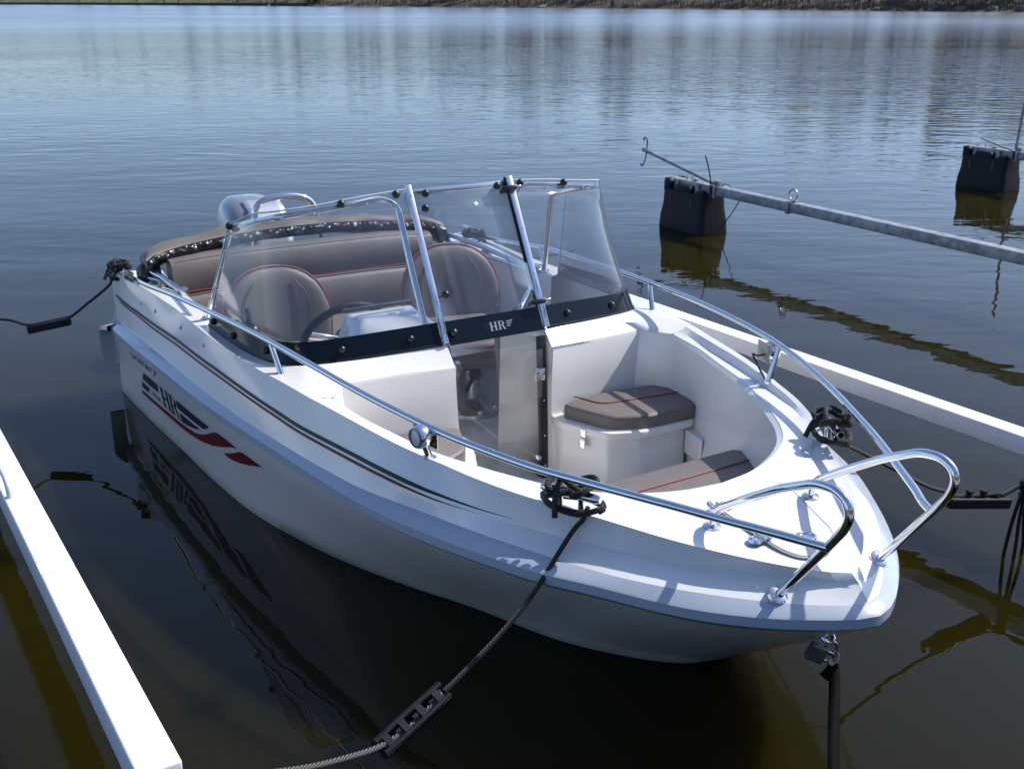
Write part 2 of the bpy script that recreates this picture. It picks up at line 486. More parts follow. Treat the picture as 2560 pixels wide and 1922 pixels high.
# ---- rub moulding (fendering) with turned-down ends at the stern
Rb = aR.copy(); Rb[:, 2] -= .026
Rb2 = inset(aR, .010, -.036)
Re = inset(aR, .007, .006)
half = MB().loft([[tuple(p) for p in r] for r in (aL, Re, aR, Rb, Rb2, aU)])
mb = MB().merge(half); mb.merge(half.mirrored())
for sgn in (1, -1):                                  # turned-down stern ends
    P_ = [(.06, .985, .352), (.02, 1.00, .347), (-.045, 1.005, .325), (-.075, 1.005, .27), (-.08, 1.0, .13)]
    prof = [(-.03, .004), (.036, -.002), (.040, -.022), (.03, -.03), (-.03, -.028)]
    ringz = []
    for i, p in enumerate(P_):
        p0 = np.array(P_[max(i - 1, 0)]); p1 = np.array(P_[min(i + 1, len(P_) - 1)]); d = p1 - p0; d /= np.linalg.norm(d)
        side = np.array((0, 1., 0)); up = np.cross(d, side); up = up if up[2] > 0 or i > 2 else -up
        up = np.cross(side, d) * -1
        if i < 3 and up[2] < 0: up = -up
        if i >= 3 and up[0] > 0: up = -up
        ringz.append([tuple((np.array(p) + side * a_ + up * b_) * np.array((1, sgn, 1))) for a_, b_ in prof])
    mb.loft(ringz, closed=True)
    mb.add(ringz[-1], [tuple(range(5))])
rub = mb.build('rub_moulding', M['rubgrey'], boat, angle=42)

# ---- deck: topsides, crest, side decks, foredeck
def lerpc(a_, b_, t): return a_ * (1 - t) + b_ * t
Mf = cr([(2.55, .80, .505), (2.84, .665, .50), (3.04, .565, .492), (3.256, .425, .483), (3.467, .275, .480), (3.60, .15, .482), (3.68, .06, .484), (3.742, 0, .486)])
aM = []
for i in range(N):
    l_ = lerpc(aL[i], aT[i], .5); x = l_[0]
    if x > 2.45:
        k = min(1, (x - 2.45) / .45); k = k * k * (3 - 2 * k)
        # forward crease at matching fraction of arc
        aM.append((l_, k))
    else: aM.append((l_, 0))
fi0 = next(i for i, (l_, k) in enumerate(aM) if k > 0)
mfa = arc(Mf, N - fi0)
aM = np.array([l_ * (1 - k) + (mfa[i - fi0] * k if i >= fi0 else 0) for i, (l_, k) in enumerate(aM)])
aM[:, 1] = np.maximum(aM[:, 1], 0)
Tc = aT.copy(); Tc[:, 2] += .004
Tin = aT.copy(); Tin[:, 1] = np.maximum(Tin[:, 1] - .012, 0)
half = MB()
half.loft([[tuple(p) for p in r] for r in (aL, lerpc(aL, aM, .5), aM, lerpc(aM, Tc, .12), lerpc(aM, Tc, .9), Tc)])
# foredeck: from the crest inboard to the edge of the bow cockpit
II = [(2.15, .70, .588), (2.317, .683, .582), (2.5, .641, .573), (2.669, .598, .568), (2.806, .542, .566), (2.927, .482, .564), (3.035, .418, .562), (3.115, .346, .560), (3.175, .25, .557), (3.222, .13, .555), (3.24, 0, .554)]
cI = cr(II); K = 44
aI = arc(cI, K)
it = next(i for i in range(len(cT)) if cT[i][0] >= 2.15)
tf = arc(cT[it:], K); tf0 = tf.copy(); tf[:, 2] += .004
TI = tf0.copy(); D1 = tf0.copy()
for i in range(K):
    d = aI[i] - tf0[i]; w_ = max(np.linalg.norm(d[:2]), 1e-3); fade = max(0, min(1, (3.22 - tf0[i][0]) / .3))
    k1 = min(.36, .030 / w_); k2 = min(.62, .052 / w_)
    TI[i] = tf0[i] + d * k1; TI[i][2] = tf0[i][2] * (1 - k1 * (1 - fade)) + aI[i][2] * k1 * (1 - fade) + .001
    D1[i] = tf0[i] + d * k2; zl_ = tf0[i][2] * (1 - k2) + aI[i][2] * k2
    fade *= max(0, min(1, (tf0[i][0] - 2.16) / .22))
    D1[i][2] = zl_ * (1 - fade) + (aI[i][2] - .004) * fade
half.loft([[tuple(p) for p in r] for r in (tf, TI, D1, lerpc(D1, aI, .5), aI)])
# windscreen shelf patch
Bc = [(1.15, .815, .600), (1.35, .814, .603), (1.55, .806, .608), (1.70, .785, .613), (1.80, .755, .617), (1.87, .705, .624), (1.91, .64, .630), (1.935, .55, .636), (1.965, .39, .645), (1.995, .205, .654)]
def Tx(x): y, z = atx(cT, x); return (x, float(y), float(z) + .004)
Cc = [Tx(1.15), Tx(1.4), Tx(1.62), Tx(1.82), Tx(2.02), tuple(tf[0]), tuple(aI[0]), (2.03, .625, .586), (2.045, .41, .588), (2.055, .205, .590)]
cB = arc(cr(Bc), 50); cC = np.array([np.interp(np.linspace(0, 9, 50), np.arange(10), np.array(Cc)[:, k]) for k in range(3)]).T
cB = np.array([np.interp(np.linspace(0, 9, 50), np.arange(10), np.array(Bc)[:, k]) for k in range(3)]).T
half.loft([[tuple(p) for p in r] for r in (cC, lerpc(cC, cB, .5), cB)])
# aft side deck
xs = np.linspace(0, 1.15, 16)
o1 = [Tx(x) for x in xs]; o2 = [(x, .745 + .05 * x / 1.15, .586 + .012 * x / 1.15) for x in xs]
half.loft([o1, [(p[0], p[1] - .012, p[2] - .004) for p in o1], o2])
wall = [(p[0], p[1] - .02, .40) for p in o2]; wall2 = [(p[0], p[1] - .05, .012) for p in o2]
half.loft([o2, [(p[0], p[1] - .012, p[2] - .006) for p in o2], wall, wall2])
mb = MB().merge(half); mb.merge(half.mirrored())
# stern face between the side decks, and the well deck behind the bench
mb.add([(0, .93, .50), (0, -.93, .50), (0, -1.0, .31), (0, 1.0, .31)], [(0, 1, 2, 3)])
mb.add([(0, .955, .572), (0, .745, .586), (0, .70, .50), (0, -.70, .50), (0, -.745, .586), (0, -.955, .572), (0, -.93, .50), (0, .93, .50)], [(0, 1, 2, 7), (2, 3, 6, 7), (3, 4, 5, 6)])
mb.add([(0, .745, .5), (0, -.745, .5), (.2, -.745, .5), (.2, .745, .5)], [(0, 1, 2, 3)])
deck = mb.build('deck', M['gel'], boat, angle=24)

# ---- bow cockpit liner
topw = [(2.055, .205, .590), (2.045, .41, .588), (2.03, .625, .586), (2.15, .70, .588)] + [tuple(p) for p in aI[1:]]
FZ = .075; FL = .014
botw = [(2.085, .19, FZ), (2.08, .39, FZ), (2.065, .58, FZ), (2.17, .63, FZ)] + [(p[0] - .05 * (p[0] - 2.1), max(0, min(p[1] * .93, float(hullY(p[0], FZ)) - .035)), FZ) for p in aI[1:]]
def midw(t): return [tuple(np.array(a_) * (1 - t) + np.array(b_) * t) for a_, b_ in zip(topw, botw)]
lip = [(p[0] + (.004 if i > 2 else .0), p[1], p[2] - .0) for i, p in enumerate(topw)]
half = MB().loft([lip, [(p[0] - (.012 if i > 4 else -.006 if i < 3 else 0), max(p[1] - (.012 if i > 2 else 0), 0), p[2] - .012) for i, p in enumerate(topw)], midw(.3), midw(.65), midw(1)])
# jamb and console side facing the doorway, aft to the dash
half.loft([[(2.055, .205, .590), (2.085, .19, FZ)], [(1.995, .204, .652), (2.06, .188, FZ)], [(1.70, .19, .60), (1.69, .18, .012)]])
liner = MB().merge(half).merge(half.mirrored())
liner.add([(1.70, .77, FL), (1.70, -.77, FL), (0, -.75, FL), (0, .75, FL), (2.08, .2, FZ - .003), (2.08, -.2, FZ - .003), (1.70, -.2, FL), (1.70, .2, FL)], [(0, 1, 2, 3), (4, 5, 6, 7)])
fl = [p for p in botw] + [(p[0], -p[1], p[2]) for p in botw[::-1][1:]]
liner.add([(p[0], p[1], FZ) for p in fl], [tuple(range(len(fl)))])
liner = liner.build('cockpit_liner', M['liner'], boat, angle=30)

# ---- dash tops and console faces behind the windscreen
half = MB()
ys = np.linspace(0, 9, 40)
front = [tuple(np.array(p) + np.array((-.012, 0, -.004))) for p in cB[14:]]
aft = [(1.62 + .06 * (1 - abs(p[1] - .45)), p[1] * .97, .60) for p in front]
aft = [(min(1.67, p[0] - .04), max(min(p[1], .76), .20), .585) for p in front]
half.loft([front, aft, [(p[0] - .05, p[1], .52) for p in aft], [(p[0] + .02, p[1], .012) for p in aft]])
half.add([aft[-1], front[-1], (1.995, .204, .012), (aft[-1][0], .204, .012)], [(0, 1, 2, 3)])
mb = MB().merge(half).merge(half.mirrored())
dash = mb.build('dashboard', M['liner'], boat, angle=35)
# instrument pod on the starboard dash
pod = MB()
fr = [(1.60, -.43, .70), (1.60, -.15, .70), (1.56, -.12, .58), (1.56, -.46, .58)]
bk = [(1.72, -.40, .705), (1.72, -.18, .705), (1.86, -.10, .632), (1.86, -.49, .625)]
pod.add(fr + bk, [(0, 1, 2, 3), (0, 4, 5, 1), (1, 5, 6, 2), (2, 6, 7, 3), (3, 7, 4, 0), (4, 7, 6, 5)])
podo = pod.build('instrument_pod', M['gel'], boat, bevel=.018, segs=3)
MB().bar((1.595, -.43, .708), (1.595, -.15, .708), .03, .012).build('hood_trim', M['blackpl'], podo, bevel=.004)

# ---- decals on the hull side (flat print, follows the hull)
from mathutils.bvhtree import BVHTree
def tree_of(o):
    me = o.data; return BVHTree.FromPolygons([v.co for v in me.vertices], [tuple(q.vertices) for q in me.polygons])
hull_tree = tree_of(hull); deck_tree = tree_of(deck)
def on_tree(tr, x, z, off):
    hit = tr.ray_cast(Vector((x, -3, z)), Vector((0, 1, 0)))
    if hit[0] is None: return (x, -.9, z)
    n_ = hit[1] if hit[1].y < 0 else -hit[1]
    q = hit[0] + n_ * off
    return (q.x, q.y, q.z)
def on_hull(x, z, off=.0016): return on_tree(hull_tree, x, z, off)
def on_deck(x, z, off=.0014): return on_tree(deck_tree, x, z, off)
def decal(name, polys, mat, parent=hull, fn=on_hull):
    """one or several polygons of (x,z), cut fine and laid on the surface"""
    if not isinstance(polys[0][0], (tuple, list, np.ndarray)): polys = [polys]
    mb = MB()
    for poly in polys:
        bm = bmesh.new(); dense = []; n = len(poly)
        for i in range(n):
            p_, q_ = np.array(poly[i]), np.array(poly[(i + 1) % n]); k = max(1, int(np.linalg.norm(q_ - p_) / .05))
            dense += [p_ + (q_ - p_) * j / k for j in range(k)]
        f = bm.faces.new([bm.verts.new((v[0], v[1], 0)) for v in dense])
        bm.normal_update(); bmesh.ops.triangulate(bm, faces=[f], ngon_method='EAR_CLIP')
        long_ = [e_ for e_ in bm.edges if e_.calc_length() > .09]
        if long_: bmesh.ops.subdivide_edges(bm, edges=long_, cuts=2); bmesh.ops.triangulate(bm, faces=bm.faces)
        bm.verts.index_update(); mb.add([fn(v.co.x, v.co.y) for v in bm.verts], [tuple(v.index for v in f.verts) for f in bm.faces]); bm.free()
    return mb.build(name, mat, parent, smooth=False, weld=False)
decal('emblem_bar', [(.480, .216), (.492, .229), (.512, .236), (.708, .242), (.706, .203), (.463, .195)], M['dark'])
decal('emblem_bar', [(.447, .178), (.566, .182), (.539, .151), (.427, .147)], M['dark'])
decal('emblem_bar', [(.967, .250), (1.376, .266), (1.351, .250), (1.294, .229), (.972, .213)], M['dark'])
decal('emblem_bar', [(.986, .199), (1.247, .212), (1.183, .192), (1.092, .174), (.997, .162)], M['dark'])
up_ = [(.43, .131), (.699, .140), (.92, .147), (1.051, .156), (1.169, .170), (1.26, .194), (1.34, .224), (1.405, .253), (1.458, .270), (1.545, .272), (1.646, .269)]
lo_ = [(1.579, .251), (1.525, .232), (1.478, .216), (1.361, .182), (1.229, .154), (1.102, .137), (.992, .126), (.798, .121), (.605, .117), (.407, .113)]
decal('emblem_swoosh', up_ + lo_, M['red'])
decal('emblem_swoosh', [(1.492, .197), (1.538, .211), (1.599, .234), (1.652, .258), (1.70, .269), (1.849, .266), (1.733, .231), (1.643, .208), (1.566, .194), (1.512, .190)], M['red'])
# serif letters H R, each from stems, bars, bowl and serifs
def quadmap(q, u, v):      # q = BL, BR, TL, TR in (x,z)
    BL, BR, TL, TR = [np.array(p) for p in q]
    return (BL * (1 - u) + BR * u) * (1 - v) + (TL * (1 - u) + TR * u) * v
def rc(u0, v0, u1, v1): return [(u0, v0), (u1, v0), (u1, v1), (u0, v1)]
Hpoly = [rc(.09, 0, .33, 1), rc(.67, 0, .91, 1), rc(.33, .46, .67, .55), rc(0, 0, .42, .045), rc(.58, 0, 1, .045), rc(0, .955, .42, 1), rc(.58, .955, 1, 1)]
bo_ = [(.33, .955), (.55, .95), (.74, .90), (.86, .80), (.88, .72), (.82, .61), (.68, .53), (.33, .50)]; bi_ = [(.33, .91), (.50, .905), (.58, .87), (.63, .79), (.63, .72), (.60, .63), (.52, .57), (.33, .55)]
Rpoly = [rc(.09, 0, .33, 1), rc(0, 0, .42, .045), rc(0, .955, .55, 1), [(.48, .52), (.70, .53), (.93, .045), (.70, 0)], rc(.70, 0, 1, .045)] + [[bo_[i], bo_[i + 1], bi_[i + 1], bi_[i]] for i in range(7)]
for q, polys in ((((.755, .157), (.872, .159), (.735, .245), (.852, .249)), Hpoly), (((.872, .159), (.988, .162), (.856, .249), (.966, .253)), Rpoly)):
    decal('emblem_letter', [[tuple(quadmap(q, u, v)) for u, v in pl] for pl in polys], M['dark'])
def lettering(name, body, q, mat, shear=0, offset=0, parent=hull, fn=on_hull, space=1):
    cu = bpy.data.curves.new(name, 'FONT'); cu.body = body; cu.shear = shear; cu.offset = offset; cu.space_character = space
    ob = bpy.data.objects.new(name + '_tmp', cu); COL.objects.link(ob)
    dg = bpy.context.evaluated_depsgraph_get()
    me = bpy.data.meshes.new_from_object(ob.evaluated_get(dg))
    co = [v.co.copy() for v in me.vertices]
    fs = [tuple(p.vertices) for p in me.polygons]
    bpy.data.objects.remove(ob); bpy.data.curves.remove(cu); bpy.data.meshes.remove(me)
    x0 = min(c.x for c in co); x1 = max(c.x for c in co); h = .72
    mb = MB()
    mb.v = [fn(*quadmap(q, (c.x - x0) / (x1 - x0), c.y / h)) for c in co]; mb.f = fs
    return mb.build(name, mat, parent, smooth=False, weld=False, fixn=False)
lettering('lettering', '490 BR', ((.600, .158), (.722, .159), (.602, .180), (.724, .183)), M['dark'])
lettering('name_lettering', 'Grace Kelly', ((.309, .256), (.733, .284), (.318, .300), (.748, .326)), M['dark'], shear=.35, offset=-.012, space=.85)

# ---- pin stripes on the topside
def stripe(name, pts, w0, mat, taper):
    c = arc(cr([(x, 0, z) for x, z in pts], 10), 90); mb = MB(); r0 = []; r1 = []; r2 = []
    for i, p in enumerate(c):
        k = i / 89; w = w0 * (1 if k < taper else max(.05, (1 - k) / (1 - taper)))
        for dst, dz in ((r0, w / 2), (r1, 0), (r2, -w / 2)): dst.append(on_deck(p[0], p[2] + dz))
    mb.loft([r0, r1, r2]); return mb.build(name, mat, deck, smooth=False)
stripe('pin_stripe', [(.045, .489), (.30, .481), (.632, .486), (.964, .501), (1.237, .513), (1.514, .522), (1.80, .521), (2.141, .515), (2.387, .517), (2.60, .517), (2.80, .511), (2.954, .506), (3.05, .505)], .0120, M['dark'], .88)
stripe('pin_stripe', [(.102, .471), (.35, .467), (.641, .469), (.976, .484), (1.246, .496), (1.522, .505), (1.80, .505), (2.148, .499), (2.395, .500), (2.637, .500), (2.80, .495), (2.957, .494)], .0088, M['red'], .90)

# ---- screw caps on the starboard topside
for px_, z_ in ((.42, .53), (.62, .54), (.98, .555), (1.30, .565)):
    MB().sphere(on_deck(px_, z_, .0), (.009, .004, .009), 10, 6).build('screw_cap', M['galv'], deck)

# ---- windscreen ---------------------------------------------------------------
ws = bpy.data.objects.new('windscreen', None); COL.objects.link(ws); ws.parent = boat
Bq = [(1.995, .222, .655), (1.965, .40, .646), (1.935, .55, .638), (1.908, .645, .632), (1.87, .71, .626), (1.80, .758, .620), (1.70, .788, .615), (1.55, .809, .610), (1.35, .817, .605), (1.15, .818, .603)]
Tq = [(1.718, .221, 1.162), (1.712, .40, 1.149), (1.695, .56, 1.131), (1.672, .645, 1.122), (1.635, .695, 1.113), (1.585, .722, 1.104), (1.53, .733, 1.09), (1.46, .74, 1.068), (1.39, .744, 1.045), (1.314, .747, 1.021)]
NB = 46
cBq = arc(cr(Bq), NB); cTq = arc(cr(Tq), NB)
def pane_pt(i, t, off=0):
    b_, t_ = cBq[i], cTq[i]; p = b_ * (1 - t) + t_ * t
    if off:
        j = min(i + 1, NB - 1); j0 = max(i - 1, 0)
        tang = (cBq[j] - cBq[j0]); n_ = np.cross(tang, t_ - b_); n_ /= np.linalg.norm(n_)
        if n_[0] * .3 + n_[1] < 0 and i > 20: n_ = -n_
        if i <= 20 and n_[0] < 0: n_ = -n_
        p = p + n_ * off
    return p
def half_pane(t0, t1, off, i0=0, i1=NB, nt=7):
    mb = MB()
    mb.loft([[tuple(pane_pt(i, t, off)) for i in range(i0, i1)] for t in np.linspace(t0, t1, nt)]); return mb
band_t = .135
for sgn in (1, -1):
    p_ = half_pane(0, 1, 0); b_ = half_pane(-.005, band_t, .0035, nt=3)
    if sgn < 0: p_, b_ = p_.mirrored(), b_.mirrored()
    po = p_.build('side_pane', M['glass'], ws, angle=180, solid=.004)
    bo = b_.build('dark_band', M['band'], ws, angle=180)
    # edge trim of the pane
    ed = MB().tube([tuple(pane_pt(NB - 1, t)) for t in np.linspace(0, 1, 8)], .0035, 8)
    ed.tube([tuple(pane_pt(i, 1)) for i in range(0, NB)], .003, 8)
    if sgn < 0: ed = ed.mirrored()
    ed.build('pane_edge', M['lens'], po)
    sl = MB().tube([tuple(pane_pt(i, -.008, .002)) for i in range(0, NB)], .005, 8)
    if sgn < 0: sl = sl.mirrored()
    sl.build('base_seal', M['rubber'], ws)
    # black knobs on band
    for i in (4, 13, 24, 34, 43):
        c = pane_pt(i, .06, .006)
        kb = MB().sphere(c * np.array((1, sgn, 1)), .0135, 14, 10)
        kb.build('fixing_knob', M['blackpl'], ws)
    for i in (2, 13, NB - 2):
        c = pane_pt(i, .975, .008)
        MB().sphere(c * np.array((1, sgn, 1)), .0145, 14, 10).build('fixing_knob', M['blackpl'], ws)
    for i in (8, 18, 24, 30):
        c = pane_pt(i, .945, .004)
        MB().sphere(c * np.array((1, sgn, 1)), .005, 8, 6).build('screw', M['steel'], ws)
    for t in (.36, .58, .74, .86, .2):
        c = pane_pt(NB - 2, t, .003)
        MB().sphere(c * np.array((1, sgn, 1)), .0045, 8, 6).build('screw', M['steel'], ws)
    # flat upright post
    b0 = np.array((2.000, .212 * sgn, .652)); t0_ = np.array((1.722, .211 * sgn, 1.175))
    up_v = np.cross(t0_ - b0, (0, 1, 0)); up_v /= np.linalg.norm(up_v)
    if up_v[0] < 0: up_v = -up_v
    o_ = up_v * .008
    pst = MB().bar(b0 + o_, t0_ + o_, .024, .008, up_v).build('windscreen_post', M['steel'], ws, bevel=.002)
    MB().bar(b0 - o_ * .3 - np.array((0, .015 * sgn, 0)), t0_ - o_ * .3 - np.array((0, .0145 * sgn, 0)), .006, .010, up_v).build('post_seal', M['rubber'], pst)
    for t in (.05, .35, .65, .93):
        MB().sphere(b0 * (1 - t) + t0_ * t + up_v * .0125, .0045, 8, 6).build('screw', M['steel'], pst)
    # tube frame inside the pane: up beside the post, along the top, back and down to the side deck
    fr_ = [(1.93, .245, .66), (1.80, .243, .90), (1.695, .24, 1.105), (1.668, .30, 1.132)] + [tuple(pane_pt(i, .972, -.02)) for i in (12, 18, 22)] + [tuple(pane_pt(26, .965, -.022)), (1.34, .727, 1.018), (1.235, .722, 1.0), (1.15, .76, .80), (1.06, .80, .60)]
    fr_ = [(x, y * sgn, z) for x, y, z in fr_]
    MB().tube(catmull(fillet(fr_, .05, 5), 2), .0125, 14).build('tube_frame', M['steel'], ws)
    MB().cyl((1.058, .80 * sgn, .594), (1.061, .80 * sgn, .606), .022, 16).build('tube_foot', M['steel'], ws)
# centre section that opens over the walkway
cb = [(2.002, y, .656) for y in (-.2, 0, .2)]; ct = [(1.724, y, 1.164) for y in (-.2, 0, .2)]
def cpt(y, t, off=0):
    b_ = np.array((2.002, y, .656)); t_ = np.array((1.724, y, 1.164)); n_ = np.array((.877, 0, .48))
    return b_ * (1 - t) + t_ * t + n_ * off
mb = MB().loft([[tuple(cpt(y, t)) for y in (-.198, 0, .198)] for t in np.linspace(-.09, 1, 6)])
cp = mb.build('centre_pane', M['glass'], ws, angle=180, solid=.004)
MB().loft([[tuple(cpt(y, t, .0035)) for y in (-.197, 0, .197)] for t in (-.02, .135)]).build('dark_band', M['band'], ws)
MB().tube([tuple(cpt(y, .985, -.018)) for y in (-.21, 0, .21)], .0125, 14).build('tube_frame', M['steel'], ws)
for y, t in ((-.175, .055), (-.17, .30), (-.15, .955), (.15, .96), (-.165, .86)):
    MB().sphere(cpt(y, t, .012), .0145, 14, 10).cyl(cpt(y, t, 0), cpt(y, t, .012), .008, 10).build('catch_knob', M['blackpl'], ws)
for t in (.16, .93):
    MB().bar(cpt(.165, t, .008), cpt(.222, t, .016), .05, .016, (.48, 0, -.877)).build('pane_hinge', M['blackpl'], ws, bevel=.004)
    h_ = MB().bar(cpt(.212, t, .019), cpt(.236, t, .019), .045, .006, (.48, 0, -.877)).build('hinge_plate', M['steel'], ws, bevel=.002)
# emblem on the centre band : winged letters
def on_band(u, v, off=.0050): return tuple(cpt(u, v, off))
def band_polys(name, pls, u0, u1, v0, v1, mat):
    mb = MB()
    for pl in pls: mb.add([on_band(u0 + (u1 - u0) * u, v0 + (v1 - v0) * v) for u, v in pl], [tuple(range(len(pl)))])
    mb.build(name, mat, cp, smooth=False)
band_polys('badge_letter', Hpoly, -.024, .008, .026, .084, M['badge'])
band_polys('badge_letter', Rpoly, .011, .042, .026, .084, M['badge'])
for k in range(3):
    band_polys('badge_wing', [[(0, 0), (1, .3), (1, 1), (0, .7)]], .047, .074 - .006 * k, .070 - .015 * k, .080 - .015 * k, M['badge'])
    band_polys('badge_wing', [[(0, .3), (1, 0), (1, .7), (0, 1)]], -.054 + .006 * k, -.028, .070 - .015 * k, .080 - .015 * k, M['dark'])

# ---- walk-through door of smoked acrylic with black post
dr = bpy.data.objects.new('walkthrough_door', None); COL.objects.link(dr); dr.parent = boat
MB().loft([[(2.042, y, z) for y in (-.19, 0, .17)] for z in (.03, .3, .585)]).build('door_pane', M['glassdoor'], dr, solid=.005)
MB().bar((2.055, .178, .03), (2.018, .178, .63), .030, .024, (1, 0, 0)).build('door_post', M['blackpl'], dr, bevel=.003)
for z_ in (.12, .24, .38, .50): MB().sphere((2.066 - .06 * (z_ - .03), .178, z_), .004, 8, 6).build('screw', M['steel'], dr)
MB().bar((2.052, .135, .49), (2.050, .175, .49), .018, .05, (0, 0, 1)).build('door_hinge', M['steel'], dr, bevel=.005)
MB().sphere((2.055, .15, .155), .013, 12, 8).build('door_stop', M['steel'], dr)
# round catch on the starboard jamb
lt = MB().cyl((1.99, -.185, .553), (2.012, -.165, .553), .030, 24).build('door_lock', M['alu'], dr, bevel=.003)
MB().box((2.016, -.162, .553), (.006, .018, .016)).build('lock_keyhole', M['steel'], lt)
MB().cyl((1.97, -.20, .585), (1.995, -.175, .585), .022, 16).build('lock_boss', M['blackpl'], lt)

# ---- grab rail on the port dash
MB().tube(fillet([(1.76, .24, .59), (1.76, .24, .655), (1.70, .31, .69), (1.50, .47, .685), (1.42, .54, .62)], .05, 5), .0105, 12).build('grab_rail', M['steel'], boat)

# ---- steering wheel
wh = bpy.data.objects.new('steering_wheel', None); COL.objects.link(wh); wh.parent = boat
wc = np.array((1.43, -.365, .555)); ax = np.array((-.86, 0, .51)); e1 = np.array((0, 1., 0)); e2 = np.cross(ax, e1)
if e2[2] < 0: e2 = -e2
MB().tube([wc + .172 * (e1 * math.cos(t) + e2 * math.sin(t)) for t in np.linspace(0, 2 * math.pi, 40, endpoint=False)], .0155, 12, closed=True).build('wheel_rim', M['rubber'], wh)
for an in (15, 165, 270):
    d_ = e1 * math.cos(R(an)) + e2 * math.sin(R(an))
    MB().bar(wc + d_ * .03 - ax * .02, wc + d_ * .165, .034, .010, ax).build('wheel_spoke', M['steel'], wh, bevel=.003)
MB().cyl(wc - ax * .14, wc + ax * .02, .035, 20).build('wheel_hub', M['blackpl'], wh, bevel=.004)
# throttle lever at starboard side, dark binnacle
th_ = MB().sphere((1.30, -.70, .60), (.055, .035, .035), 14, 10).cyl((1.30, -.70, .60), (1.27, -.70, .68), .012, 10)
th_.box((1.31, -.715, .58), (.12, .05, .05)).build('throttle_lever', M['blackpl'], boat)

# ---- pedestal seats
def rounded(poly, r=.03, n=4):
    P = [np.array(p, float) for p in poly]; out = []
    for i in range(len(P)):
        a_, b_, c_ = P[i - 1], P[i], P[(i + 1) % len(P)]
        d1 = a_ - b_; d2 = c_ - b_; k = min(r, np.linalg.norm(d1) * .45, np.linalg.norm(d2) * .45)
        s_, e_ = b_ + d1 / np.linalg.norm(d1) * k, b_ + d2 / np.linalg.norm(d2) * k
        for t in np.linspace(0, 1, n + 1): out.append(tuple((1 - t) ** 2 * s_ + 2 * t * (1 - t) * b_ + t * t * e_))
    return out
def make_seat(name):
    st = bpy.data.objects.new(name, None); COL.objects.link(st); st.parent = boat
    # backrest: shell wrapped around the sitter; u across -1..1, v up
    outl = [(-.235, .0), (-.240, .12), (-.225, .22), (-.185, .295), (-.11, .345), (0, .36), (.11, .345), (.185, .295), (.225, .22), (.240, .12), (.235, .0)]
    dense = catmull([(y, 0, z) for y, z in outl], 6)
    def bx(y, z): return -.02 - .10 * z + .95 * y * y
    zr = [0, .06, .12, .18, .235, .28, .312, .336, .351, .359, .361]; wr = [.230, .240, .242, .237, .220, .194, .160, .122, .080, .040, .004]
    tr_ = [.052, .055, .055, .054, .052, .050, .046, .038, .028, .016, .004]; rings = []
    for z_, w_, t_ in zip(zr, wr, tr_):
        ring = []
        for k in range(40):
            an = 2 * math.pi * k / 40; c_, s_ = math.cos(an), math.sin(an)
            y = w_ * math.copysign(abs(c_) ** .5, c_); d_ = t_ * math.copysign(abs(s_) ** .62, s_)
            ring.append((bx(y, z_) + d_, y, .03 + z_))
        rings.append(ring)
    mb = MB().loft(rings, closed=True); mb.add(rings[0], [tuple(range(40))[::-1]]); mb.add(rings[-1], [tuple(range(40))])
    mb.build('backrest', M['vinyl'], st, angle=75)
    MB().tube([(bx(p[0], p[2]) + .020, p[0] * 1.0, .03 + p[2]) for p in dense], .0040, 8).build('backrest_piping', M['piping'], st)
    for sg in (-1, 1):
        MB().tube(catmull([(bx(.13, .02) + .055, .135 * sg, .05), (bx(.145, .15) + .058, .148 * sg, .18), (bx(.14, .25) + .055, .135 * sg, .27), (bx(.1, .3) + .05, .09 * sg, .335)], 6), .0025, 6).build('seam', M['vinyldark'], st)
    # seat cushion with rolled front
    pl = rounded([(-.02, -.20), (-.02, .20), (.26, .235), (.46, .205), (.51, 0), (.46, -.205), (.26, -.235)], .06)
    cu = MB(); n = len(pl); P = np.array(pl); c = P.mean(0)
    prof = [(1, -.055), (1.03, -.03), (1.03, .02), (1.0, .05), (.93, .064), (.6, .062), (.0, .058)]
    cu.loft([[tuple(c + (p - c) * k) + (z + (.0 if p[0] < .3 else 0),) for p in np.vstack([P, P[:1]])] for k, z in prof])
    cu.add([(p[0], p[1], -.055) for p in P], [tuple(range(n))])
    cu.build('seat_cushion', M['vinyl'], st, angle=60)
    MB().tube([tuple(c + (p - c) * 1.012) + (.043,) for p in P], .0036, 8, closed=True).build('cushion_piping', M['piping'], st)
    MB().cyl((.32, 0, -.30), (.32, 0, -.06), .036, 20).build('pedestal_post', M['alu'], st)
    MB().tube([(.32, 0, -.320), (.32, 0, -.305), (.32, 0, -.297), (.32, 0, -.25)], [.125, .12, .085, .042], 28).build('pedestal_base', M['alu'], st)
    for an in range(0, 360, 60): MB().sphere((.32 + .10 * math.cos(R(an)), .10 * math.sin(R(an)), -.298), .014, 10, 6).build('base_bolt', M['steel'], st)
    MB().box((.32, 0, -.075), (.20, .20, .03)).build('swivel_plate', M['blackpl'], st, bevel=.006)
    MB().sphere((.36, 0, -.13), (.03, .034, .028), 10, 8).tube([(.36, .0, -.13), (.41, -.05, -.16), (.43, -.07, -.185)], .011, 8).build('clamp_knob', M['blackpl'], st)
    return st
s1 = make_seat('helm_seat'); s1.location = (.86, -.455, .335)
s2 = copy_tree(s1); s2.name = 'passenger_seat'; s2.location = (.84, .405, .335); s2.rotation_euler = (0, 0, R(-9))

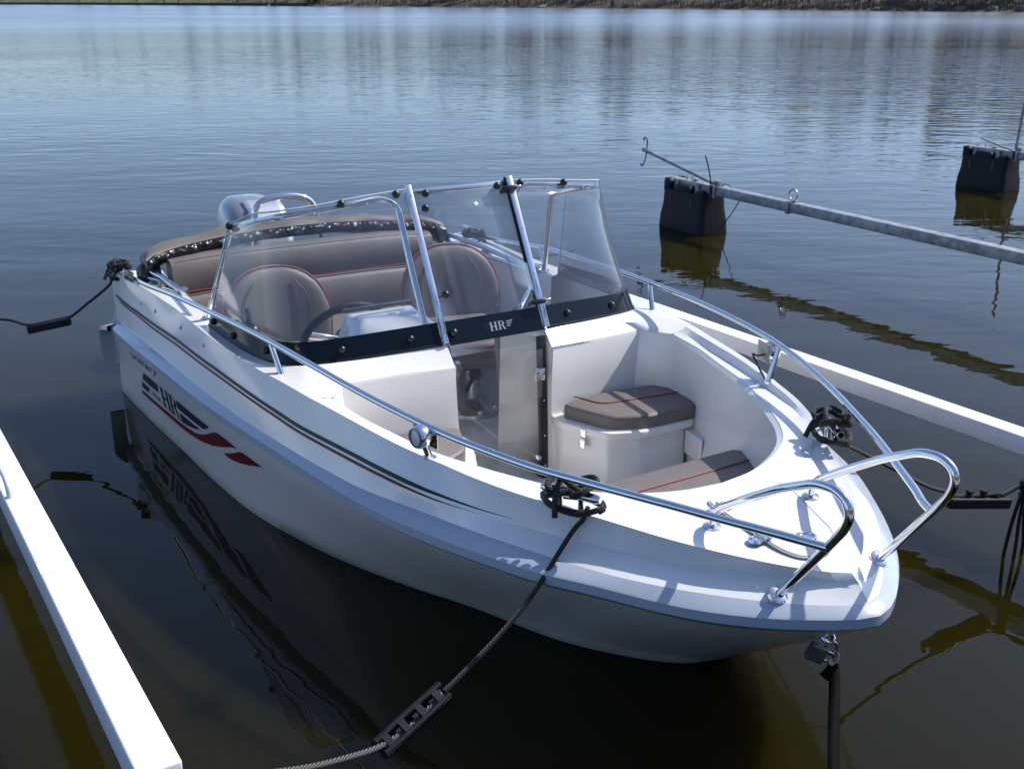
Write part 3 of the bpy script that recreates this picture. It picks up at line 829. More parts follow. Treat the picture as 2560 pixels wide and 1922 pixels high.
# ---- bow cushions and lockers
cpoly = rounded([(2.105, .215), (2.305, .295), (2.365, .42), (2.375, .655), (2.30, .698), (2.16, .70), (2.10, .66), (2.072, .42)], .035)
def bow_seat(sgn):
    f = (lambda p: (p[0], p[1] * sgn))
    P = [f(p) for p in cpoly]
    if sgn < 0: P = P[::-1]
    cu = MB().prism(P, .325, .378, bev=.014)
    co = cu.build('side_cushion', M['vinyl'], boat, angle=50)
    pa = np.array(P); c = pa.mean(0)
    MB().tube([tuple(c + (p - c) * .993) + (.370,) for p in pa], .0022, 6, closed=True).build('welt', M['vinyldark'], co)
    pp = [(2.07, .30), (2.105, .318), (2.15, .332), (2.185, .36), (2.20, .44), (2.222, .60), (2.232, .69)]
    MB().tube(catmull([(x, y * sgn, .3795) for x, y in pp], 6), .0030, 8).build('cushion_piping', M['piping'], co)
    # locker with overhanging lid
    lid = rounded([(2.06, .195), (2.14, .185), (2.335, .270), (2.385, .40), (2.385, .62), (2.36, .66), (2.06, .66)], .02)
    body = rounded([(2.06, .205), (2.13, .20), (2.315, .282), (2.362, .40), (2.362, .615), (2.06, .63)], .015)
    mk = (lambda pl: [f(p) for p in pl][::sgn])
    lo = MB().prism(mk(body), FZ, .296).build('seat_locker', M['liner'], boat, bevel=.006)
    MB().prism(mk(lid), .300, .326, bev=.005).build('locker_lid', M['liner'], lo, angle=50)
    MB().prism(mk(rounded([(2.362, .60), (2.50, .575), (2.46, .62), (2.362, .655)], .02)), .20, .29).build('locker_end', M['liner'], lo)
    # over-centre latch
    p0 = np.array((2.235, .236 * sgn)); n_ = np.array((.40, -.916 * sgn))
    def L_(d, h): q = p0 + n_ * d; return (q[0], q[1], h)
    la = MB().bar(L_(.012, .322), L_(.012, .290), .024, .004, (*n_, 0)).build('latch', M['steel'], lo, bevel=.001)
    MB().bar(L_(.012, .281), L_(.014, .245), .022, .008, (*n_, 0)).build('latch_lever', M['steel'], la, bevel=.002)
    MB().tube([L_(.014, .283)] + [tuple(np.array(L_(.016, .26)) + np.array((.916 * k, .40 * k * sgn, 0)) * .016) for k in (-1, 1)] + [L_(.014, .283)], .0017, 6).build('latch_wire', M['steel'], la)
bow_seat(1); bow_seat(-1)
bp = [(2.752, y) for y in (-.50, -.25, 0, .25, .50)] + [(2.79, .525), (2.87, .49), (2.98, .42), (3.07, .34), (3.13, .22), (3.17, .08), (3.17, -.08), (3.13, -.22), (3.07, -.34), (2.98, -.42), (2.87, -.49), (2.79, -.525)]
bco = MB().prism(bp, .312, .372, bev=.014).build('bow_cushion', M['vinyl'], boat, angle=50)
MB().tube([(2.862 + .012 * (1 - (y / .5) ** 2) - .01, y, .3735) for y in np.linspace(-.50, .50, 13)], .0030, 8).build('cushion_piping', M['piping'], bco)
MB().prism([(2.765, -.50), (3.13, -.25), (3.17, 0), (3.13, .25), (2.765, .50)], .21, .310).build('bow_locker', M['liner'], boat, bevel=.008)

# ---- stern bench
bn = bpy.data.objects.new('stern_bench', None); COL.objects.link(bn); bn.parent = boat
def bench_back(y0, y1, z0, z1, x0, th, nm, mat):
    n = 24; ys_ = np.linspace(y0, y1, n); rings = []
    prof = [(0, 0), (.4, 0.02), (.85, .0), (1, -.35), (1, -.8), (.5, -1), (0, -1)]
    mb = MB(); rows = []
    for v, d in ((0, 0), (.15, .012), (.5, .016), (.85, .010), (.97, -.012), (1.0, -.05), (.98, -.09), (.5, -.10), (0, -.10)):
        rows.append([(x0 + d - .01 * v, y, z0 + (z1 - z0) * v - .018 * (2 * (y - y0) / (y1 - y0) - 1) ** 4) for y in ys_])
    mb.loft(rows)
    for k in (0, n - 1): mb.add([r[k] for r in rows], [tuple(range(len(rows)))])
    return mb.build(nm, mat, bn, angle=50)
bench_back(-.76, .56, .545, .705, .36, .1, 'upper_back', M['vinyl'])
bench_back(-.77, .57, .345, .545, .40, .1, 'lower_back', M['vinyl'])
MB().tube([(.382, y, .548) for y in np.linspace(-.76, .56, 9)], .0032, 8).build('bench_piping', M['piping'], bn)
MB().tube([(.345, y, .694 - .018 * (2 * (y + .76) / 1.32 - 1) ** 4) for y in np.linspace(-.74, .54, 15)], .003, 6).build('welt', M['vinyldark'], bn)
MB().prism([(.38, -.70), (.84, -.66), (.84, .56), (.38, .58)], .26, .345, bev=.03).build('bench_seat', M['vinyl'], bn, angle=50)
MB().prism([(.36, -.69), (.80, -.65), (.80, .56), (.36, .58)], .012, .258).build('bench_base', M['liner'], bn)

# ---- folded canopy roll on its bows
can = bpy.data.objects.new('folded_canopy', None); COL.objects.link(can); can.parent = boat
yy = np.linspace(-.86, .66, 46); vs = []; rows = []
ringsC = []
rnd = np.random.default_rng(3)
wob = np.cumsum(rnd.normal(0, .0022, (46, 10)), axis=0); wob -= wob.mean(0)
for i, y in enumerate(yy):
    k = (y - yy[0]) / (yy[-1] - yy[0]); arch_ = math.sin(math.pi * min(1, max(0, k))) ** .55
    zc = .672 + .072 * arch_; xc = .16 + .10 * (1 - arch_)
    rr = .056 + .012 * math.sin(k * 29) * .3
    ring = []
    for j in range(20):
        an = 2 * math.pi * j / 20
        w_ = 1 + .22 * math.sin(3 * an + 5 * k) * .5 + wob[i, j % 10] * 3 + .05 * math.sin(40 * k + 2 * an)
        ring.append((xc + 1.15 * rr * w_ * math.cos(an), y, zc + .80 * rr * w_ * math.sin(an)))
    ringsC.append(ring)
mb = MB().loft([r + [r[0]] for r in ringsC])
for r in (ringsC[0], ringsC[-1]): mb.add(r, [tuple(range(20))])
mb.build('canopy_roll', M['canvas'], can, angle=70)
# black trim with press studs along its forward edge
tb = MB(); r0 = []; r1 = []; r2 = []
for i, y in enumerate(yy):
    k = (y - yy[0]) / (yy[-1] - yy[0]); arch_ = math.sin(math.pi * k) ** .55
    zc = .672 + .072 * arch_; xc = .16 + .10 * (1 - arch_); w_ = .004 * math.sin(k * 60)
    r0.append((xc + .064, y, zc + .022)); r1.append((xc + .076 + w_, y, zc + .004)); r2.append((xc + .070 + w_, y, zc - .024))
tb.loft([r0, r1, r2]); tb.build('canopy_trim', M['canvasblack'], can, angle=60, solid=.006)
for i in range(3, 44, 4):
    p = r1[i]; MB().sphere((p[0] + .006, p[1], p[2]), (.004, .008, .006), 8, 6).build('press_stud', M['steel'], can)
MB().loft([[(xv, yv, zv) for xv, zv in ((.18, .69), (.26, .67), (.30, .60), (.25, .56))] for yv in (-.79, -.86)]).sphere((.25, -.86, .625), (.06, .035, .05), 12, 8).build('canopy_end', M['canvasblack'], can)
MB().sphere((.25, .655, .635), (.10, .045, .035), 12, 8).build('canopy_end', M['canvasblack'], can)
for sgn in (1, -1):
    piv = np.array((1.02 if sgn > 0 else .60, .775 * sgn, .600)); e_ = np.array((.24, .655, .665)) if sgn > 0 else np.array((.215, -.862, .650))
    d_ = (e_ - piv)
    MB().tube([piv, piv + d_ * .5 + np.array((0, 0, .01)), e_], .0125, 12).build('canopy_bow', M['steel'], can)
    MB().tube([piv + np.array((-.02, -.02 * sgn, -.004)), piv + d_ * .5 + np.array((.0, -.02 * sgn, -.02)), e_ + np.array((.03, -.02, -.03))], .010, 12).build('canopy_bow', M['steel'], can)
    MB().box(piv + np.array((0, 0, .008)), (.05, .035, .034)).build('bow_bracket', M['alu'], can, bevel=.006)
    MB().bar(piv + d_ * .45 + np.array((0, 0, -.02)), piv + d_ * .50 + np.array((0, 0, -.02)), .05, .045).build('bow_clip', M['greyplate'], can, bevel=.006)

# ---- outboard motor and towing arch at the stern
om = bpy.data.objects.new('outboard_motor', None); COL.objects.link(om); om.parent = boat; om.location = (-.32, -.15, 0)
def rrect(cx, cz, sx, sy, p=3.2, n=28):
    o_ = []
    for k in range(n):
        t = 2 * math.pi * k / n; c_, s_ = math.cos(t), math.sin(t)
        o_.append((cx + sx * math.copysign(abs(c_) ** (2 / p), c_), sy * math.copysign(abs(s_) ** (2 / p), s_), cz))
    return o_
cw = [rrect(.0, .46, .20, .155), rrect(0, .52, .235, .18), rrect(-.01, .62, .235, .178), rrect(-.03, .72, .215, .165), rrect(-.06, .78, .175, .140), rrect(-.09, .815, .11, .10), rrect(-.10, .825, .03, .03)]
mb = MB().loft(cw, closed=True); mb.add(cw[-1], [tuple(range(28))]); mb.add(cw[0], [tuple(range(28))[::-1]])
mb.build('engine_cowl', M['cowlgrey'], om, angle=50)
fp = MB().loft([[(xx + .006, yy_, zz) for yy_ in np.linspace(-.07, .125, 7)] for xx, zz in ((.236, .52), (.226, .62), (.187, .72), (.118, .785), (.02, .817))])
fp.build('cowl_panel', M['cowlsilver'], om, angle=60, solid=.006)
MB().prism([(-.10, -.07), (.12, -.07), (.12, .07), (-.10, .07)], -.3, .46).build('engine_leg', M['cowlgrey'], om, bevel=.02)
MB().box((.22, 0, .40), (.18, .22, .20)).build('clamp_bracket', M['cowlgrey'], om, bevel=.015)
ar = fillet([(.02, -.265, .46), (.02, -.262, .70), (.02, -.245, .865), (.02, -.06, .885), (.02, .055, .850), (.02, .085, .70), (.02, .095, .46)], .07, 6)
MB().tube(ar, .0165, 14).build('towing_arch', M['steel'], boat)

# ---- steel side rails with stanchions, bow pulpits
railp = [(.03, .900, .560), (.15, .912, .588), (.50, .905, .630), (.92, .888, .676), (1.407, .845, .702), (1.809, .808, .717), (2.148, .777, .721), (2.422, .744, .716), (2.647, .705, .709), (2.833, .657, .698), (2.986, .602, .688), (3.127, .543, .680), (3.25, .480, .676), (3.368, .418, .673), (3.476, .357, .669), (3.579, .296, .663), (3.678, .237, .658), (3.735, .200, .653), (3.786, .174, .652)]
for sgn in (1, -1):
    path = [(-.015, .905, .545), (-.04, .905, .56), (-.055, .905, .60)][:0]
    P_ = catmull([(.075, .905, .548), (.02, .905, .542), (-.005, .905, .560), (.02, .905, .585), (.09, .909, .592)] + railp[2:], 5)
    mb = MB().tube([(p[0], p[1] * sgn, p[2]) for p in P_], .0104, 14)
    ro = mb.build('side_rail', M['steel'], boat, angle=60)
    for x0, y0, z0, x1, y1, z1 in ((1.915, .784, .592, 1.86, .803, .716), (2.738, .643, .584, 2.735, .684, .704), (1.00, .845, .592, .88, .888, .672)):
        t_ = MB().tube([(x0, y0 * sgn, z0 - .004), (x0 * .5 + x1 * .5, (y0 + y1) / 2 * sgn, (z0 + z1) / 2), (x1, y1 * sgn, z1)], [.0108, .0104, .0098], 12)
        t_.build('stanchion', M['steel'], ro)
        MB().cyl((x0, y0 * sgn, z0 - .006), (x0, y0 * sgn, z0 + .003), .019, 16).build('stanchion_foot', M['steel'], ro)
    pul = [(3.404, .173, .535), (3.406, .173, .575), (3.43, .173, .600), (3.513, .173, .659), (3.628, .173, .734), (3.735, .173, .790), (3.79, .173, .796), (3.824, .173, .782), (3.837, .173, .752), (3.826, .173, .715), (3.798, .173, .672), (3.65, .173, .462)]
    P_ = catmull(fillet(pul, .03, 4), 2)
    po = MB().tube([(p[0], p[1] * sgn, p[2]) for p in P_], .0110, 14).build('bow_rail', M['steel'], boat, angle=60)
    MB().tube([(3.404, .173 * sgn, .534), (3.404, .173 * sgn, .541), (3.404, .173 * sgn, .546)], [.024, .023, .013], 18).build('rail_foot', M['steel'], po)
    MB().tube([(3.646, .173 * sgn, .457), (3.652, .173 * sgn, .466), (3.655, .173 * sgn, .470)], [.025, .024, .013], 18).build('rail_foot', M['steel'], po)

# ---- cleats
for x, y, z, dx, dy in ((3.19, .466, .567, .996, -.09), (.10, .93, .575, 1, 0)):
    for sgn in (1, -1):
        yy_ = y * sgn; dv = np.array((dx, dy * 6 * sgn if x > 1 else 0, 0.0)); dv /= np.linalg.norm(dv)
        c_ = np.array((x, yy_, z + .048))
        mb = MB().tube([c_ - dv * .085, c_ - dv * .07, c_ + dv * .07, c_ + dv * .085], [.009, .0125, .0125, .009], 12)
        for k in (-.03, .03): mb.cyl(c_ + dv * k + np.array((0, 0, -.05)), c_ + dv * k, .008, 10)
        mb.build('cleat', M['steel'], boat)

# ---- foredeck hatch, hinges, latch, eye
hp = rounded([(3.30, -.11), (3.30, .13), (3.345, .150), (3.575, .085), (3.635, .01), (3.625, -.07), (3.57, -.10)], .03)
def deckz(x): return float(np.interp(x, [3.24, 3.42, 3.55, 3.65, 3.715], [.554, .541, .529, .515, .503]))
MB().tube([(x, y, deckz(x) + .0005) for x, y in hp], .0035, 6, closed=True).build('hatch_gasket', M['gasket'], boat)
n_ = len(hp); ctr = np.array(hp).mean(0)
MB().add([(x * .985 + ctr[0] * .015, y * .97 + ctr[1] * .03, deckz(x) + .0035) for x, y in hp], [tuple(range(n_))])
mb = MB(); mb.add([(x * .985 + ctr[0] * .015, y * .97 + ctr[1] * .03, deckz(x) + .004) for x, y in hp], [tuple(range(n_))]); mb.build('anchor_hatch', M['gel'], boat, smooth=False)
for hx, hy in ((3.515, -.112), (3.352, -.100)):
    h_ = MB().tube([(hx, hy - .016, deckz(hx) + .003), (hx, hy - .016, deckz(hx) + .008)], [.020, .018], 16).tube([(hx, hy + .016, deckz(hx) + .006), (hx, hy + .016, deckz(hx) + .010)], [.020, .018], 16).cyl((hx - .018, hy, deckz(hx) + .009), (hx + .018, hy, deckz(hx) + .009), .005, 10).build('hatch_hinge', M['steel'], boat)
    for a_, b_ in ((-.008, -.022), (.008, -.022), (-.008, .022), (.008, .022)): MB().sphere((hx + a_, hy + b_, deckz(hx) + .010), .003, 8, 5).build('screw', M['alu'], h_)
MB().tube([(3.562 + .022 * math.cos(t), .0 + .022 * math.sin(t), deckz(3.562) + .006) for t in np.linspace(0, 2 * math.pi, 20, endpoint=False)], .005, 8, closed=True).cyl((3.562, 0, deckz(3.562)), (3.562, 0, deckz(3.562) + .006), .018, 16).build('hatch_latch', M['steel'], boat)
MB().tube([(3.56, .030, .36), (3.63, .022, .325), (3.672, .014, .293), (3.676, 0, .284), (3.672, -.014, .293), (3.63, -.022, .325), (3.56, -.030, .36)], .006, 10).build('bow_eye', M['steel'], boat)

# ---- navigation lights under the side rails
for sgn in (1, -1):
    c_ = np.array((2.79, .700 * sgn, .678)) if sgn < 0 else np.array((2.685, .700, .668)); ou = np.array((.25, .968 * sgn, 0.0))
    nl = bpy.data.objects.new('navigation_light', None); COL.objects.link(nl); nl.parent = boat
    MB().bar(c_ - ou * .032 + np.array((0, 0, .034)), c_ - ou * .032 + np.array((0, 0, -.035)), .08, .004, ou).build('light_bracket', M['greyplate'] if sgn > 0 else M['steel'], nl, bevel=.0012)
    MB().tube([c_ - ou * .028, c_ - ou * .01, c_ + ou * .006, c_ + ou * .014], [.029, .033, .033, .029], 24).build('light_body', M['steel'], nl)
    MB().sphere(c_ + ou * .013, (.026, .007, .024), 18, 10).build('light_lens', M['lens'], nl)
    if sgn > 0: MB().tube(catmull([c_ - ou * .044 + np.array((.02, 0, -.004)), c_ - ou * .056 + np.array((0, 0, -.012)), c_ - ou * .056 + np.array((-.02, 0, -.016)), (2.715, .645, .588)], 5), .0035, 8).build('light_cable', M['blackpl'], nl)

# ================================================================== WATER
def water_mat():
    t = NT('lake_water')
    tc = t.n('ShaderNodeTexCoord'); pos = tc.outputs['Object']
    sep = t.n('ShaderNodeSeparateXYZ'); t.l(pos, sep.inputs[0])
    ln = t.n('ShaderNodeVectorMath', operation='LENGTH'); t.l(pos, ln.inputs[0])
    dist = ln.outputs['Value']
    def mapped(sc, rot=0):
        mp = t.n('ShaderNodeMapping'); mp.inputs['Scale'].default_value = sc; mp.inputs['Rotation'].default_value = (0, 0, R(rot))
        t.l(pos, mp.inputs[0]); return mp.outputs[0]
    # cat's-paw mask : patches where the breeze ruffles the surface
    patch = t.noise(mapped((.016, .05, 1), 8), 1.0, 3, .55, .6)
    patch = t.ramp(patch, [(.40, (0, 0, 0)), (.62, (1, 1, 1))])
    # how much breeze by place: sheltered among the booms, calm belt, ruffled out in the open
    mr = t.n('ShaderNodeMapRange'); mr.inputs['From Max'].default_value = 200
    t.l(dist, mr.inputs[0])
    shelter = t.ramp(mr.outputs[0], [(0.0, (.20,) * 3), (.035, (.34,) * 3), (.07, (.62,) * 3), (.10, (.80,) * 3), (.22, (.85,) * 3), (.36, (1.5,) * 3), (1, (2.0,) * 3)])
    amp = t.math('MULTIPLY', shelter, t.math('ADD', t.math('MULTIPLY', patch, .8), .45))
    n1 = t.noise(mapped((.85, 1.9, 1), -7), 1.9, 2, .5, .35)      # ~0.4 m ripples, long crested
    n2 = t.noise(mapped((.9, 1.6, 1), 14), 5.6, 2, .5, .3)        # small ripples
    n3 = t.noise(mapped((.55, 1.2, 1), -12), .42, 2, .45, .2)     # low swell
    h = t.math('ADD', t.math('MULTIPLY', n1, .016), t.math('MULTIPLY', n2, .0038))
    # a breezy patch out to the right, beyond the booms
    dv = t.n('ShaderNodeVectorMath', operation='DISTANCE'); dv.inputs[1].default_value = (13, 27, 0); t.l(mapped((1, .8, 1)), dv.inputs[0])
    paw = t.n('ShaderNodeMapRange'); paw.inputs['From Min'].default_value = 17; paw.inputs['From Max'].default_value = 4; paw.inputs['To Max'].default_value = 1.25; t.l(dv.outputs['Value'], paw.inputs[0])
    amp = t.math('ADD', amp, paw.outputs[0])
    h = t.math('MULTIPLY', h, amp)
    far = t.n('ShaderNodeMapRange'); far.inputs['From Min'].default_value = 22; far.inputs['From Max'].default_value = 90; far.inputs['To Max'].default_value = .055; t.l(dist, far.inputs[0])
    n5 = t.noise(mapped((.8, .4, 1), 5), 1.0, 3, .55)
    h = t.math('ADD', h, t.math('MULTIPLY', n5, far.outputs[0]))
    h = t.math('ADD', h, t.math('MULTIPLY', n3, .018))
    bp = t.bump(h, 1.0, 1.0)
    lw = t.n('ShaderNodeFresnel'); lw.inputs['IOR'].default_value = 1.333
    t.l(bp, lw.inputs['Normal'])
    df = t.n('ShaderNodeBsdfPrincipled'); df.inputs['Base Color'].default_value = (.0115, .0094, .0014, 1)
    df.inputs['Subsurface Weight'].default_value = 1.0; df.inputs['Subsurface Radius'].default_value = (1.3, 1.1, .5); df.inputs['Subsurface Scale'].default_value = 1.0
    df.inputs['Specular IOR Level'].default_value = 0.0; df.inputs['Roughness'].default_value = 1.0
    gl = t.n('ShaderNodeBsdfGlossy'); t.l(bp, gl.inputs['Normal'])
    rg = t.n('ShaderNodeMapRange'); rg.inputs['From Min'].default_value = 12; rg.inputs['From Max'].default_value = 110
    rg.inputs['To Min'].default_value = .0; rg.inputs['To Max'].default_value = .20; t.l(dist, rg.inputs[0])
    t.l(rg.outputs[0], gl.inputs['Roughness'])
    mx = t.n('ShaderNodeMixShader'); t.l(lw.outputs[0], mx.inputs[0]); t.l(df.outputs[0], mx.inputs[1]); t.l(gl.outputs[0], mx.inputs[2])
    t.l(mx.outputs[0], t.out.inputs[0])
    return t.m
mb = MB()
n_ = 96; rad = [0.0, 20, 80, 250, 700, 1600]
vs = [(0, 0, 0)]; fs = []
for i, r in enumerate(rad[1:]):
    for k in range(n_): vs.append((r * math.cos(2 * math.pi * k / n_), r * math.sin(2 * math.pi * k / n_), 0))
for k in range(n_): fs.append((0, 1 + k, 1 + (k + 1) % n_))
for i in range(len(rad) - 2):
    for k in range(n_):
        a_ = 1 + i * n_ + k; b_ = 1 + i * n_ + (k + 1) % n_; fs.append((a_, a_ + n_, b_ + n_, b_))
mb.add(vs, fs)
wat = mb.build('lake_water', water_mat(), None, smooth=False)
wat['kind'] = 'structure'

# ================================================================== FAR SHORE
SH = cr([(-700, 760, 0), (-450, 720, 0), (-280, 626, 0), (-100, 447, 0), (0, 327, 0), (54, 240, 0), (88, 197, 0), (118, 158, 0), (150, 100, 0), (190, 30, 0), (230, -60, 0)], 20)
SH = arc(SH, 240)
tan = np.gradient(SH, axis=0); tan /= np.linalg.norm(tan, axis=1)[:, None]
inl = np.stack([-tan[:, 1], tan[:, 0], tan[:, 2] * 0], 1)
inl *= np.where((inl[:, 1] + inl[:, 0]) < 0, -1, 1)[:, None]
jit = np.convolve(rng.normal(0, 2.2, 260), np.ones(5) / 5, 'same')[10:250]
def shore_h(d, u):
    """bank height at inland distance d, u = fraction along the shore"""
    left = 1 / (1 + math.exp((u - .44) * 40))          # grassy flatter bank on the left
    hi = np.interp(d, [-3, 0, 1.2, 4, 14, 50, 110, 220], [-.8, .0, .35, 1.0, 3.0, 13.0, 21, 26])
    lo = np.interp(d, [-3, 0, .6, 4, 14, 50, 110, 220], [-.8, .05, 1.0, 1.35, 2.6, 9.0, 17, 24])
    return hi * (1 - left) + lo * left
ds = [-3, 0, .8, 2, 4, 8, 14, 25, 45, 75, 120, 220]
rows = []
for d in ds:
    row = []
    for i in range(240):
        p = SH[i] + inl[i] * (d + (jit[i] if d < 30 else 0)); hn = shore_h(d, i / 239)
        row.append((p[0], p[1], hn + (rng.normal(0, .12) * min(1, max(d, 0) / 3))))
    rows.append(row)
def terrain_mat():
    t = NT('woodland_ground'); v = t.coord()
    lit = t.ramp(t.noise(v, .35, 6, .7), [(.3, (.040, .028, .018)), (.55, (.105, .078, .050)), (.75, (.16, .125, .085))])
    gr = t.ramp(t.noise(v, .22, 5, .6), [(.3, (.045, .07, .018)), (.7, (.12, .135, .05))])
    sep = t.n('ShaderNodeSeparateXYZ'); t.l(v, sep.inputs[0])
    mk = t.math('MULTIPLY', t.math('ADD', sep.outputs[0], 75), -.012)
    mk = t.math('ADD', mk, t.math('MULTIPLY', t.math('SUBTRACT', t.noise(v, .045, 4), .5), 3.5), True)
    mx = t.n('ShaderNodeMix', data_type='RGBA'); t.l(mk, mx.inputs[0]); t.l(lit, mx.inputs[6]); t.l(gr, mx.inputs[7])
    t.bsdf(mx.outputs[2], .95); return t.m
mb = MB().loft(rows)
ter = mb.build('far_shore', terrain_mat(), None, angle=180); ter['kind'] = 'structure'
def shore_pt(i, d):
    i = int(max(0, min(239, i))); p = SH[i] + inl[i] * (d + jit[i] * (d < 30)); return np.array((p[0], p[1], shore_h(d, i / 239)))
# index of the shore seen at a given picture bearing
bear = SH[:, 0] / SH[:, 1]
def idx_at(b): return int(np.argmin(np.abs(bear - b) + (SH[:, 1] < 60) * 9))
# gravel path climbing from the water
ip = idx_at((1345 - 1280) / 2700.)
q = [shore_pt(ip, d) + np.array((0, 0, .12)) for d in (.5, 2, 4, 8, 14)]
mb = MB().loft([[tuple(p + tan[ip] * (w - .7 * k)) for w in (-1.6, 1.6)] for k, p in enumerate(q)])
pth = mb.build('path', simple('pale_gravel', (.34, .30, .25), .95, 0, .8, .2), None); pth['kind'] = 'structure'
# low dark quay wall under the grass on the left
i0, i1 = idx_at((60 - 1280) / 2700.), idx_at((800 - 1280) / 2700.)
mb = MB(); rr_ = []
ii = np.linspace(i0, i1, 40)
for f, zt in ((-.9, -.3), (-.9, 1.05), (.5, 1.05), (.5, -.3)):
    row = []
    for x in ii:
        k = int(x); fr_ = x - k; p = SH[k] * (1 - fr_) + SH[min(k + 1, 239)] * fr_; j_ = jit[k] * (1 - fr_) + jit[min(k + 1, 239)] * fr_
        row.append(tuple(p + inl[k] * (f + j_) + np.array((0, 0, zt))))
    rr_.append(row)
mb.loft(rr_)
for e_ in (0, -1): mb.add([r[e_] for r in rr_], [(0, 1, 2, 3)])
tag(mb.build('quay_wall', M['stonewall'], None, smooth=False), 'long low dark stone wall along the grassy far shore', 'wall')

# ---- bare spring trees
bark = simple('grey_bark', (.075, .062, .052), .95, 0, 2, .35)
twig = simple('bare_twigs', (.15, .12, .105), .95, 0, .5, .3)
needle = simple('evergreen', (.025, .042, .018), .95, 0, .6, .3)
def make_tree_mesh(seed, H=17, spread=4.2):
    r = random.Random(seed); tr = MB(); cr_ = MB()
    pts = [np.array((0, 0, -.5))]; d = np.array((r.uniform(-.06, .06), r.uniform(-.06, .06), 1))
    for i in range(7):
        pts.append(pts[-1] + d * H / 8.5 + np.array((r.uniform(-.2, .2), r.uniform(-.2, .2), 0)))
    rad_ = [.34, .26, .22, .185, .15, .11, .075, .04]
    tr.tube(pts, rad_, 7)
    tips = []
    for k in range(15):
        h = r.uniform(.30, .95); i = min(6, int(h * 7)); b = pts[i] + (pts[i + 1] - pts[i]) * (h * 7 - i)
        an = r.uniform(0, 6.28); L_ = spread * (1.15 - h * .65) * r.uniform(.6, 1.1)
        mid = b + np.array((math.cos(an) * L_ * .5, math.sin(an) * L_ * .5, L_ * .35))
        end = mid + np.array((math.cos(an + r.uniform(-.5, .5)) * L_ * .5, math.sin(an + r.uniform(-.5, .5)) * L_ * .5, L_ * .55))
        tr.tube([b, mid, end], [.08 * (1.2 - h), .05 * (1.2 - h), .018], 5)
        for q in range(60):
            t = r.uniform(.15, 1.0); p = b * (1 - t) ** 2 + 2 * t * (1 - t) * mid + t * t * end
            dv = np.array((r.gauss(0, .6), r.gauss(0, .6), r.gauss(.55, .5))); dv *= r.uniform(.6, 1.9) / (np.linalg.norm(dv) + .1)
            s_ = np.cross(dv, (r.gauss(0, 1), r.gauss(0, 1), r.gauss(0, 1))); s_ = s_ / (np.linalg.norm(s_) + 1e-6) * r.uniform(.03, .075)
            m_ = p + dv * .55 + np.array((r.gauss(0, .12), r.gauss(0, .12), 0))
            cr_.add([p - s_, p + s_, m_ + s_ * .8, m_ - s_ * .8, p + dv], [(0, 1, 2, 3), (3, 2, 4)])
    return tr, cr_
protos = []
for k in range(5):
    tr_, cr_ = make_tree_mesh(20 + k, (17, 20, 14, 18, 22)[k], (4.5, 5.2, 4.0, 3.6, 5.0)[k])
    root = thing('bare_tree', 'tall bare tree standing on the far wooded shore', 'tree', group='bare trees on the far shore')
    tr_.build('trunk', bark, root, weld=False, fixn=False); cr_.build('crown', twig, root, smooth=False, weld=False, fixn=False)
    protos.append(root)
r_ = random.Random(11); cnt = 0; used = [False] * 5
def plant(i, d, k=None):
    global cnt
    k = r_.randrange(5) if k is None else k
    if used[k]: o = copy_tree(protos[k])
    else: o = protos[k]; used[k] = True
    o.location = shore_pt(i, d) + np.array((r_.uniform(-2, 2), r_.uniform(-2, 2), -.1)); o.rotation_euler = (0, 0, r_.uniform(0, 6.28))
    s_ = r_.uniform(.75, 1.2); o.scale = (s_, s_, s_ * r_.uniform(.9, 1.15)); cnt += 1
# bearings are in photo pixels from the centre: denser wood to the right, groups on the left
def bearing(px): return (px - 1280) / 2700.
clumps = [(-150, 40, 3), (60, 50, 5), (190, 50, 5), (330, 40, 4), (460, 60, 7), (640, 60, 7), (760, 50, 6), (860, 30, 4), (960, 60, 9), (1060, 50, 12), (1110, 40, 10), (1230, 50, 8), (1330, 30, 6), (1420, 30, 7)]
for c_, w_, n_ in clumps:
    for q in range(n_): plant(idx_at(bearing(c_ + r_.uniform(-w_, w_))), r_.choice((5, 9, 14, 22, 34, 48)))
for q in range(70):
    plant(idx_at(bearing(r_.uniform(1480, 2900))), r_.choice((3, 5, 8, 12, 18, 26, 38, 55)))
# undergrowth : dead grass, twigs and saplings along the bank (uncountable)
mb = MB(); r2_ = random.Random(5)
for q in range(9000):
    i = idx_at(bearing(r2_.uniform(560, 2750))) if q % 3 else r2_.randrange(70, 200)
    p = shore_pt(i, abs(r2_.gauss(0, 5)) + .6) + tan[i] * r2_.uniform(-3, 3)
    h = r2_.uniform(.3, 1.0) * (2.2 if r2_.random() < .12 else 1); s_ = tan[i] * r2_.uniform(.05, .22)
    l_ = np.array((r2_.gauss(0, .3), r2_.gauss(0, .3), h))
    mb.add([p - s_ - np.array((0, 0, .2)), p + s_ - np.array((0, 0, .2)), p + l_], [(0, 1, 2)])
ug = mb.build('undergrowth', simple('dead_undergrowth', (.11, .085, .055), .95, 0, .9, .55), None, smooth=False, weld=False, fixn=False)
ug['kind'] = 'stuff'
